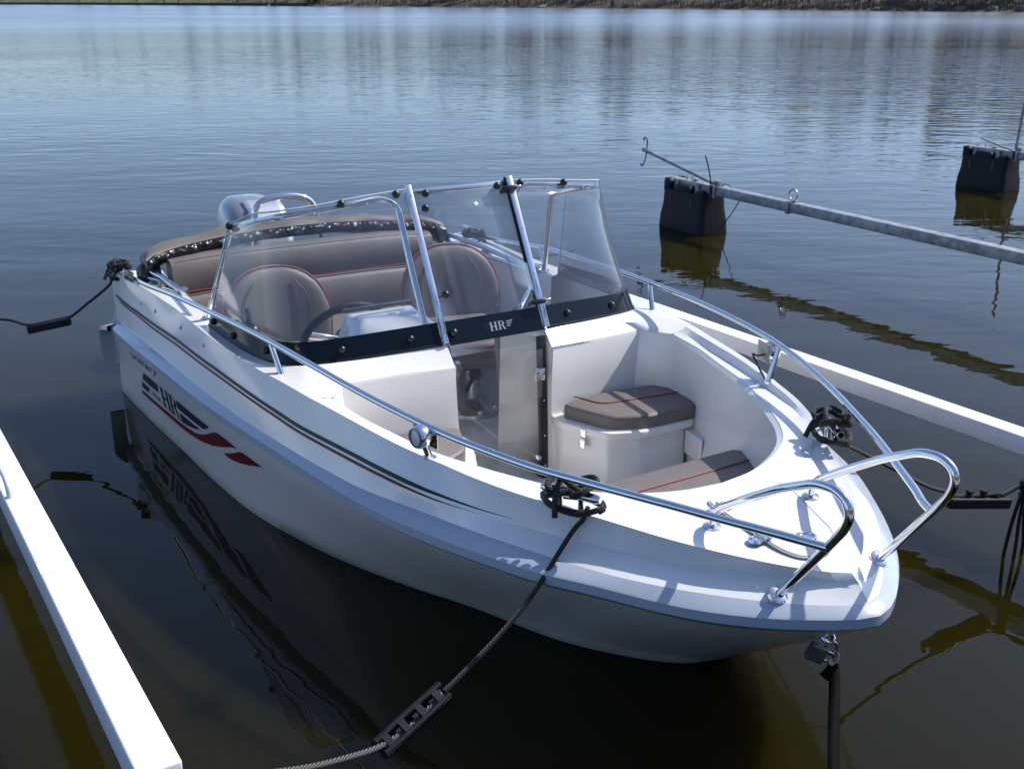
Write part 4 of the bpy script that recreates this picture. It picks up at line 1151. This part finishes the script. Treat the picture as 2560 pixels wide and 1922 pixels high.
# shrubs and one dark evergreen bush
def bush_mesh(seed, rx, rz, n, w):
    r = random.Random(seed); mb = MB()
    for q in range(n):
        v = np.array((r.gauss(0, 1), r.gauss(0, 1), abs(r.gauss(0, 1)))); v /= np.linalg.norm(v); v = v * r.uniform(.45, 1.05) * np.array((rx, rx, rz)) * (1 + .25 * math.sin(v[0] * 5 + v[1] * 4))
        a_ = np.array((r.gauss(0, 1), r.gauss(0, 1), r.gauss(0, 1))); a_ /= np.linalg.norm(a_); b_ = np.cross(a_, (0.3, .5, .8)); 
        mb.add([v - a_ * w, v + b_ * w, v + a_ * w, v - b_ * w], [(0, 1, 2, 3)])
    return mb
bu = thing('evergreen_bush', 'dense dark green bush at the foot of the far bank', 'bush', shore_pt(idx_at(bearing(790)), 3))
bush_mesh(3, 3.4, 4.2, 900, .22).build('foliage', needle, bu, smooth=False, weld=False, fixn=False)
MB().tube([(0, 0, -.5), (0, 0, 2.4)], [.12, .04], 6).build('trunk', bark, bu)
sp = thing('brown_shrub', 'leafless brown shrub beside the far waterline', 'bush', group='brown shrubs on the far shore')
bush_mesh(8, 1.8, 1.6, 420, .12).build('foliage', twig, sp, smooth=False, weld=False, fixn=False)
for q in range(34):
    o = sp if q == 0 else copy_tree(sp)
    o.location = shore_pt(idx_at(bearing(r_.uniform(880, 2650))), r_.uniform(1, 6)); s_ = r_.uniform(.6, 1.5); o.scale = (s_, s_, s_ * r_.uniform(.6, 1.1)); o.rotation_euler = (0, 0, r_.uniform(0, 6))
# boulders on the right-hand shore
rk = None
for q in range(16):
    if rk is None:
        mbk = MB().sphere((0, 0, 0), (.9, .7, .5), 9, 6); mbk.v = [tuple(np.array(v) * (1 + random.uniform(-.18, .18))) for v in mbk.v]
        rk = mbk.build('boulder', M['rock'], None, angle=20); o = tag(rk, 'pale boulder lying at the edge of the far shore', 'rock', 'boulders on the far shore')
    else: o = rk.copy(); COL.objects.link(o)
    o.location = shore_pt(idx_at(bearing(r_.choice((2225, 2260, 2310, 2150, 2440)) + r_.uniform(-30, 30))), r_.uniform(.2, 2.0)); s_ = r_.uniform(.5, 1.5); o.scale = (s_, s_, s_); o.rotation_euler = (r_.uniform(-.3, .3), 0, r_.uniform(0, 6))
# two white birds resting on the water
wb = None
for (bx_, by_), lb in (((-203, 572), 'small white bird on the water off the grassy far shore'), ((-88, 414), 'small white bird on the water near the middle of the far shore')):
    if wb is None:
        wb = tag(MB().sphere((0, 0, .15), (.55, .26, .26), 12, 8).tube(catmull([(.4, 0, .2), (.55, 0, .5), (.5, 0, .8), (.68, 0, .82)], 5), .06, 8).sphere((-.5, 0, .28), (.22, .14, .1), 8, 6).build('bird', M['boomwhite'], None), lb, 'bird'); o = wb
    else: o = wb.copy(); COL.objects.link(o); o['label'] = lb
    o.location = (bx_, by_, 0); o.rotation_euler = (0, 0, r_.uniform(0, 6))

# ================================================================== MOORING BOOMS
DB = np.array((-.5455, .838, 0)); DB /= np.linalg.norm(DB); NB_ = np.array((.838, .5455, 0)); NB_ /= np.linalg.norm(NB_)
UP = np.array((0, 0, 1.))
# near boom on the left
bl = thing('mooring_boom', 'white mooring boom crossing the bottom left corner in the foreground', 'mooring boom', tuple(DB * 1.86 + NB_ * .377 + UP * .325))
def Lp(al, n, z): return DB * (al - 1.86) + NB_ * (n - .377) + UP * (z - .325)
MB().bar(Lp(1.86, .377, .326), Lp(8.6, .377, .326), .090, .088).build('boom_beam', M['boomwhite'], bl, bevel=.006, segs=3)
MB().bar(Lp(.76, .377, .326), Lp(1.857, .377, .326), .082, .080).build('boom_sleeve', M['galv'], bl, bevel=.005)
MB().bar(Lp(2.80, .377, .3712), Lp(2.87, .377, .3712), .086, .002).build('boom_patch', M['boomwhite'], bl)
MB().tube(catmull(fillet([Lp(3.63, .352, .365), Lp(3.62, .352, .405), Lp(3.585, .352, .418), Lp(3.40, .352, .418), Lp(3.365, .352, .405), Lp(3.355, .352, .365)], .02), 2), .011, 12).build('mooring_loop', M['boomwhite'], bl)
# boom behind the boat on the right
br = thing('mooring_boom', 'white mooring boom running past the far side of the boat', 'mooring boom', tuple(DB * 2.0 + NB_ * 3.445 + UP * .34))
def Rp(al, n, z): return DB * (al - 2.0) + NB_ * (n - 3.445) + UP * (z - .34)
MB().bar(Rp(1.1, 3.4455, .336), Rp(5.0, 3.4455, .336), .084, .068).build('boom_beam', M['boomwhite'], br, bevel=.004, segs=3)
MB().bar(Rp(.76, 3.4455, .336), Rp(1.097, 3.4455, .336), .076, .062).build('boom_sleeve', M['galv'], br, bevel=.004)

# galvanised booms with black floats
def make_float_boom(loc, upright, label, near):
    d1 = np.array((-.498, .867, 0)); d1 /= np.linalg.norm(d1); n1 = np.array((d1[1], -d1[0], 0))
    t = thing('float_boom', label, 'mooring boom', loc)
    def Q(u, n, z): return d1 * u + n1 * n + UP * z
    MB().bar(Q(-5.6, .045, .365), Q(.60, .045, .365), .086, .072).build('boom_beam', M['galv'], t, bevel=.004)
    # float: moulded tub, waisted in the middle, split top lips that leave the beam showing in two notches
    fl = bpy.data.objects.new('float', None); COL.objects.link(fl); fl.parent = t
    def sect(u0, u1, z, na, nb, r=.05, n=5):
        P = rounded([(u0, na), (u1, na), (u1, nb), (u0, nb)], r, n); return [tuple(Q(u, v, z)) for u, v in P]
    lev = [(-.25, .06, .62, -.085, .215), (.0, .055, .625, -.088, .22), (.10, .06, .62, -.082, .213), (.19, .075, .605, -.07, .198), (.27, .075, .605, -.064, .188), (.318, .08, .60, -.060, .180), (.322, .09, .59, -.05, .17)]
    mb = MB().loft([sect(u0, u1, z, na, nb) for z, u0, u1, na, nb in lev], closed=True)
    mb.add(sect(*[lev[-1][i] for i in (1, 2, 0, 3, 4)]), [tuple(range(24))])
    mb.build('float_body', M['rubber'], fl, angle=50)
    for ua, ub, zt in ((.09, .185, .352), (.245, .455, .372), (.515, .60, .405)):
        pl = [Q(ua, -.054, .29), Q(ua, -.054, zt - .025), Q(ua + .02, -.054, zt), Q(ub - .02, -.054, zt), Q(ub, -.054, zt - .025), Q(ub, -.054, .29)]
        mb = MB(); k = len(pl); bk = [p + n1 * .052 for p in pl]
        mb.add(pl + bk, [tuple(range(k)), tuple(range(k, 2 * k))[::-1]] + [(i, (i + 1) % k, k + (i + 1) % k, k + i) for i in range(k)])
        pl2 = [p + n1 * .152 for p in pl]; bk2 = [p + n1 * .05 for p in pl2]
        mb.add(pl2 + bk2, [tuple(range(k)), tuple(range(k, 2 * k))[::-1]] + [(i, (i + 1) % k, k + (i + 1) % k, k + i) for i in range(k)])
        mb.build('float_lip', M['rubber'], fl, bevel=.008)
    for uc in (.215, .485):
        MB().bar(Q(uc, -.010, .30), Q(uc, -.010, .405), .050, .012, n1).build('float_bracket', M['galv'], t, bevel=.002)
        MB().bar(Q(uc, -.0665, .20), Q(uc, -.0665, .285), .022, .006, n1).build('float_slot', M['blackpl'], fl)
    MB().bar(Q(.60, .045, .33), Q(.60, .045, .40), .17, .012, d1).build('end_plate', M['rubber'], t)
    # shackle and small bow on top of the float
    MB().tube(catmull([Q(.40, .03, .40), Q(.40, .03, .44), Q(.37, .035, .455), Q(.345, .04, .44), Q(.345, .04, .40)], 4), .006, 8).build('shackle', M['shackle'], t)
    MB().tube([Q(.33, .04, .405), Q(.29, .05, .41)], .01, 8).tube(catmull([Q(.31, .02, .405), Q(.29, .03, .43), Q(.27, .05, .405)], 3), .004, 6).build('shackle_pin', M['shackle'], t)
    # clamp with bolted block
    MB().bar(Q(.025, .045, .40), Q(.025, .045, .445), .045, .05, d1).build('clamp_block', M['galv'], t, bevel=.003)
    for n__ in (-.006, .096): MB().bar(Q(.03, n__, .31), Q(.03, n__, .41), .06, .012, n1).build('clamp_plate', M['galv'], t, bevel=.003)
    # mooring arm with double hook
    arm = bpy.data.objects.new('mooring_arm', None); COL.objects.link(arm); arm.parent = t
    A0 = np.array((0, 0, 0.)); A1 = np.array((0, .93, .135)) if not upright else np.array((.06, .05, .93))
    piv = Q(.03, .0, .425); arm.location = tuple(piv)
    if not upright: A1 = np.array((-.45, .80, .155))
    MB().tube([A0, A1], .0135, 12).build('arm_tube', M['galv'], arm)
    if not upright:
        hk = [A1 + np.array(p) for p in ((-.02, -.005, .085), (-.026, 0, .102), (-.012, 0, .112), (.004, 0, .10), (.006, 0, .05), (.002, 0, 0), (-.004, 0, -.06), (-.022, 0, -.118), (-.034, 0, -.128), (-.046, 0, -.105))]
        MB().tube(catmull(hk, 4), .0075, 8).cyl(A1 - A1 * .03, A1 + A1 * .045, .019, 10).build('arm_hook', M['galv'], arm)
    # black cable tie standing up from the clamp
    tail = [Q(.03, -.02, .31), Q(.035, -.022, .40), Q(.045, -.02, .46), Q(.07, -.03, .56), Q(.10, -.04, .64)] if not upright else [Q(.03, -.02, .33), Q(.035, -.022, .40), Q(.14, -.10, .45), Q(.30, -.2, .52)]
    MB().tube(catmull(tail, 6), .0055, 8).build('cable_tie', M['blackpl'], t)
    MB().tube([Q(.035 + .0 * k, -.018, z) for k, z in ((0, .32), (1, .41))], .012, 8).build('tie_wrap', M['blackpl'], t)
    MB().tube(catmull([Q(-.03, .045, .403), Q(-.06, .03, .43), Q(-.10, .05, .425), Q(-.13, .06, .403)], 5), .003, 6).build('loose_wire', M['blackpl'], t)
    if near:
        cR_ = Q(-.82, .045, .452)
        MB().tube([cR_ + n1 * .0 + (d1 * math.cos(a_) + UP * math.sin(a_)) * .042 for a_ in np.linspace(0, 2 * math.pi, 30, endpoint=False)], .0085, 10, closed=True).build('mooring_ring', M['shackle'], t)
        MB().bar(Q(-.82, -.003, .318), Q(-.82, -.003, .406), .030, .008, n1).bar(Q(-.82, .093, .318), Q(-.82, .093, .406), .030, .008, n1).bar(Q(-.835, .045, .406), Q(-.805, .045, .406), .10, .006).bar(Q(-.835, .045, .322), Q(-.805, .045, .322), .12, .006).build('ring_clamp', M['galv'], t, bevel=.002)
        MB().tube(catmull([Q(-.26, .03, .33), Q(-.18, .05, .24), Q(-.02, .10, .10), Q(.12, .16, -.02), Q(.14, .18, -.2)], 6), .004, 8).build('hanging_wire', M['blackpl'], t)
    return t
make_float_boom((1.63, 8.68, 0), False, 'galvanised boom with black float and long hooked arm beyond the boat', True)
make_float_boom((4.985, 10.79, 0), True, 'galvanised boom with black float at the right edge with upright post', False)

# ================================================================== MOORING LINES
def coil(mb, c, dv, r=.0075, seed=0):
    r *= 1.02
    """figure-eight turns of rope round a cleat at c along unit dv"""
    rr_ = random.Random(seed); sd_ = np.array((-dv[1], dv[0], 0)); P = []
    for t in np.linspace(0, 2 * math.pi * 1.9, 46):
        k = t / (2 * math.pi * 1.9)
        P.append(c + dv * (.082 + .012 * math.sin(3 * t)) * math.cos(t) + sd_ * (.045 + .008 * k) * math.sin(t) + UP * (-.035 + .012 * k + .005 * math.sin(2 * t)))
    mb.tube(P, r, 9)
    P = []
    for t in np.linspace(0, 2 * math.pi * 2, 52):
        P.append(c + dv * .055 * math.cos(t) + sd_ * .045 * math.sin(2 * t) + UP * (.012 + .012 * math.cos(2 * t) + .004 * t / 6))
    mb.tube(P, r, 9)
    P = []
    for t in np.linspace(.3, 2 * math.pi * .9, 26):
        P.append(c + dv * (.02 + .05 * math.cos(t)) + sd_ * (.005 + .03 * math.sin(t)) + UP * (.03 + .012 * math.sin(t * 2)))
    mb.tube(P, r, 9)
    mb.tube(catmull([c + sd_ * .0 + UP * .03 - dv * .03, c + sd_ * -.045 - dv * .02 + UP * .005, c - sd_ * .075 - dv * .005 - UP * .042], 5), r, 9)
def snubber(name, p, q, parent, upv, loops=0):
    p = np.array(p); q = np.array(q); d = (q - p); L_ = np.linalg.norm(d); d /= L_; u = np.array(upv, float); s_ = np.cross(d, u); s_ /= np.linalg.norm(s_); u = np.cross(s_, d)
    mb = MB()
    for k in (-1, 1):
        mb.tube([p + s_ * .017 * k, p + d * L_ * .3 + s_ * .019 * k, q - d * L_ * .3 + s_ * .019 * k, q + s_ * .017 * k], .0075, 8)
        mb.bar(p + s_ * .0225 * k - u * .012, q + s_ * .0225 * k - u * .012, .006, .028, u)
    for f in (.13, .38, .64, .88):
        mb.bar(p + d * L_ * (f - .04), p + d * L_ * (f + .04), .036, .011, u)
    mb.bar(p - u * .026, q - u * .026, .044, .006, u)
    o = mb.build(name, M['rubber'], parent, bevel=0, angle=50)
    return o
# starboard bow line
m1 = thing('mooring_line', 'black braided mooring line from the near bow cleat with grey rubber snubber', 'mooring rope', tuple(bw((3.19, -.466, .60))))
off = np.array(m1.location); c_ = bw((3.19, -.466, .617)) - off
dv_ = bw((3.19 + .87, -.466 + .47, .6)) - bw((3.19, -.466, .6)); dv_ /= np.linalg.norm(dv_)
mb = MB(); coil(mb, c_, dv_, .0078, 1)
mb.tube(catmull([c_ + dv_ * .05 - UP * .03, np.array((.182, 2.500, .548)) - off, np.array((.150, 2.4900, .510)) - off, np.array((.050, 2.40, .385)) - off, np.array((-.0299, 2.3267, .318)) - off, np.array((-.1257, 2.2253, .266)) - off, np.array((-.162, 2.187, .250)) - off], 6), .0066, 10)
rp = mb.build('rope', M['rope'], m1)
snubber('snubber', np.array((-.160, 2.188, .256)) - off, np.array((-.300, 2.041, .202)) - off, m1, (.25, -.45, .85))
MB().tube(catmull([np.array((-.166, 2.182, .246)) - off, np.array((-.23, 2.115, .212)) - off, np.array((-.297, 2.045, .205)) - off, np.array((-.370, 1.967, .232)) - off, np.array((-.456, 1.876, .277)) - off, np.array((-.60, 1.73, .372)) - off], 6), .0066, 10).build('worn_rope', M['ropegrey'], m1)
# port bow line
m2 = thing('mooring_line', 'black mooring line from the far bow cleat running right to a dark snubber', 'mooring rope', tuple(bw((3.19, .466, .60))))
off2 = np.array(m2.location); c_ = bw((3.19, .466, .617)) - off2
dv2 = bw((3.19 + .87, .466 - .47, .6)) - bw((3.19, .466, .6)); dv2 /= np.linalg.norm(dv2)
mb = MB(); coil(mb, c_, dv2, .0078, 2)
pts = [(1.01, 3.0166, .540), (1.10, 3.053, .485), (1.216, 3.0986, .413), (1.33, 3.145, .342), (1.417, 3.180, .305), (1.44, 3.190, .288), (1.53, 3.226, .272), (1.62, 3.262, .262), (1.642, 3.270, .256), (1.715, 3.298, .281), (1.80, 3.30, .33), (1.90, 3.325, .372)]
mb.tube(catmull([c_ + dv2 * .04 - UP * .03] + [np.array(p) - off2 for p in pts], 5), .0066, 10)
for f in (.35, .62):
    p_ = np.array((1.425, 3.183, .298)) * (1 - f) + np.array((1.635, 3.268, .262)) * f
    mb.sphere(p_ - off2 + UP * .006, (.014, .012, .010), 10, 8)
mb.build('rope', M['rope'], m2)
snubber('snubber', np.array((1.412, 3.178, .285)) - off2, np.array((1.650, 3.272, .240)) - off2, m2, (0, 0, 1))
# starboard stern line
m3 = thing('mooring_line', 'black mooring line from the stern corner running left with a dark snubber', 'mooring rope', tuple(bw((.10, -.93, .60))))
off3 = np.array(m3.location); c_ = bw((.06, -.93, .615)) - off3; dv3 = bw((1, 0, 0)) - bw((0, 0, 0))
mb = MB(); coil(mb, c_, dv3, .0075, 3)
pts = [(-1.865, 4.918, .592), (-1.885, 4.912, .55), (-1.98, 4.884, .475), (-2.072, 4.857, .409), (-2.16, 4.831, .396), (-2.242, 4.806, .391), (-2.351, 4.774, .427), (-2.55, 4.71, .40)]
mb.tube(catmull([c_] + [np.array(p) - off3 for p in pts], 5), .0066, 10)
mb.build('rope', M['rope'], m3)
snubber('snubber', np.array((-2.066, 4.859, .408)) - off3, np.array((-2.246, 4.805, .380)) - off3, m3, (0, 0, 1))
# port stern line : knotted on the cleat
m4 = thing('mooring_line', 'dark rope knotted round the far stern cleat behind the windscreen', 'mooring rope', tuple(bw((.30, .86, .60))))
off4 = np.array(m4.location); c_ = bw((.26, .86, .615)) - off4
mb = MB(); coil(mb, c_, dv3, .0085, 4)
mb.tube(catmull([c_, bw((.20, 1.0, .58)) - off4, bw((.1, 1.25, .42)) - off4, bw((-.1, 1.75, .37)) - off4], 5), .0066, 10)
mb.build('rope', M['rope'], m4)
# rope tails hanging into the water on the right
m5 = thing('hanging_rope', 'bundle of black rope tails hanging into the water at the right edge', 'rope', (1.72, 3.30, 0))
off5 = np.array((1.72, 3.30, 0))
mb = MB().sphere((.0, 0, .272), (.020, .018, .026), 12, 8)
mb.tube([np.array((.005, 0, .24)) + .016 * np.array((math.cos(t), math.sin(t), t * .004)) for t in np.linspace(0, 14, 40)], .006, 8)
mb.build('knot', M['rope'], m5)
for x0, x1 in (((-.004, 0), (-.026, .01)), ((.006, .004), (.002, -.005)), ((.012, .006), (.045, .03))):
    MB().tube(catmull([(x0[0], x0[1], .26), (x0[0] * .5 + x1[0] * .5 - .004, x1[1] * .5, .14), (x1[0], x1[1], .02), (x1[0] - .006, x1[1], -.15)], 6), .0062, 10).build('rope_tail', M['rope'], m5)

# ================================================================== PADLOCK AND STRAP
eye = bw((3.675, 0, .288))
pk = thing('padlock', 'grey steel padlock hanging from the eye under the bow', 'padlock', tuple(eye))
def V(x, y, z): return np.array((x, y, z), float)
rot = Matrix.Rotation(R(-38), 3, 'Y') @ Matrix.Rotation(R(14), 3, 'Z')
bc = V(-.034, -.006, -.026)
prof = rounded([(-.024, -.0135), (.024, -.0135), (.024, .0135), (-.024, .0135)], .011, 5)
mbk = MB(); mbk.prism(prof, -.021, .021, bev=.0025)
mbk.v = [tuple(np.array(Matrix.Rotation(R(24), 3, 'Y') @ Vector((v[2], v[1], v[0]))) + bc) for v in mbk.v]
mbk.build('lock_body', M['lockbody'], pk, angle=45)
a_ = np.array(Matrix.Rotation(R(24), 3, 'Y') @ Vector((1, 0, 0))); b_ = np.array(Matrix.Rotation(R(24), 3, 'Y') @ Vector((0, 0, 1)))
MB().tube(catmull([bc + a_ * .019 + b_ * .013, bc + a_ * .038 + b_ * .013, bc + a_ * .047 + b_ * .002, bc + a_ * .038 - b_ * .011, bc + a_ * .019 - b_ * .011], 6), .0040, 10).build('shackle', M['shackle'], pk)
sk = thing('bow_shackle', 'bright steel shackle joining the bow eye to the strap', 'shackle', tuple(eye))
MB().tube([V(.004 + .014 * math.cos(t), 0, -.016 + .018 * math.sin(t)) for t in np.linspace(0, 2 * math.pi, 22, endpoint=False)], .0042, 10, closed=True).build('ring', M['shackle'], sk)
MB().tube(catmull([V(.020, 0, -.030), V(.024, -.006, -.044), V(.014, -.010, -.054), V(.004, -.010, -.056)], 5), .0038, 10).build('link', M['shackle'], sk)
st = thing('mooring_strap', 'flat black webbing strap leading down from the bow padlock', 'strap', tuple(eye))
P = [V(.008, -.012, -.055), V(.004, -.05, -.075), V(-.025, -.16, -.115), V(-.055, -.28, -.155), V(-.085, -.42, -.20), V(-.13, -.62, -.20), V(-.17, -.80, -.10)]
P = catmull(P, 6); l0, l1, l2, l3 = [], [], [], []
for i, p in enumerate(P):
    k = i / len(P); tw = .012 + .004 * math.sin(i * .6)
    s_ = V(math.cos(.12 * math.sin(i * .35)), .0, .25 * math.sin(i * .3)) ; s_ /= np.linalg.norm(s_)
    w = .0145
    l0.append(tuple(p - s_ * w)); l1.append(tuple(p + s_ * w))
MB().loft([l0, l1]).build('webbing', M['strap'], st, angle=180, solid=.003)
MB().tube(catmull([V(.0, -.008, -.044), V(.004, -.016, -.056), V(.008, -.018, -.068)], 4), [.005] * 9, 8).build('brass_ring', M['brass'], st)
MB().add([(-.016, -.020, -.075), (.012, -.016, -.058), (.016, -.03, -.085)], [(0, 1, 2)])
mbx = MB(); mbx.add([(-.026, -.022, -.078), (-.006, -.018, -.055), (.018, -.022, -.056), (.020, -.036, -.085), (-.010, -.036, -.088)], [(0, 1, 2, 3, 4)]); mbx.build('strap_fold', M['strap'], st, smooth=False, solid=.004)

# ================================================================== DOCK AND BANK ADDED ON THE CAMERA'S SIDE
# (the photographer stands on this dock; it and the bank are unseen, added to shade the hull)
dk = thing('dock', 'unseen timber floating dock that the mooring booms are fixed to, behind the viewer', 'dock', tuple(DB * -.45 + UP * .40))
def Dp(al, n, z): return DB * (al + .45) + NB_ * n + UP * (z - .40)
wood = simple('weathered_timber', (.21, .19, .165), .9, 0, 3, .25)
for k in range(15):
    MB().bar(Dp(.70 - .155 * k, -9, .455), Dp(.70 - .155 * k, 11, .455), .145, .032).build('plank', wood, dk, smooth=False)
for n_ in (.7, -1.55):
    MB().bar(Dp(n_, -9, .33), Dp(n_, 11, .33), .05, .20).build('dock_beam', M['galv'], dk, smooth=False)
for n_ in (-6, -1, 4, 9):
    MB().bar(Dp(.5, n_, .08), Dp(-1.4, n_, .08), .9, .42).build('dock_float', M['rubber'], dk, smooth=False)
rows = []  # unseen bank, added to keep low sky light off the near hull side
for d, h in ((0, -.6), (1.2, .15), (4, .9), (9, 2.2), (20, 5), (45, 9), (90, 12)):
    rows.append([tuple(DB * -(11 + d + 1.2 * math.sin(n_ * .21) * (d < 30)) + NB_ * n_ + UP * (h + .25 * math.sin(n_ * .37 + d))) for n_ in np.linspace(-140, 140, 71)])
nb_ = MB().loft(rows).build('added_near_shore', ter.data.materials[0], None, angle=180); nb_['kind'] = 'structure'
for q in range(30):  # unseen tree copies added on the bank to darken the near hull side
    n_ = -42 + q * 2.9 + r_.uniform(-1, 1); d = r_.choice((4, 8, 12, 17, 24))
    o = copy_tree(protos[q % 5]); o['label'] = 'unseen bare tree added on the near bank for shade'; o['group'] = 'added bare trees on the near bank'
    o.location = tuple(DB * -(11 + d) + NB_ * n_ + UP * float(np.interp(d, [0, 4, 9, 20], [0, .8, 2.0, 4.6]))); s_ = r_.uniform(.6, .9); o.scale = (s_, s_, s_)
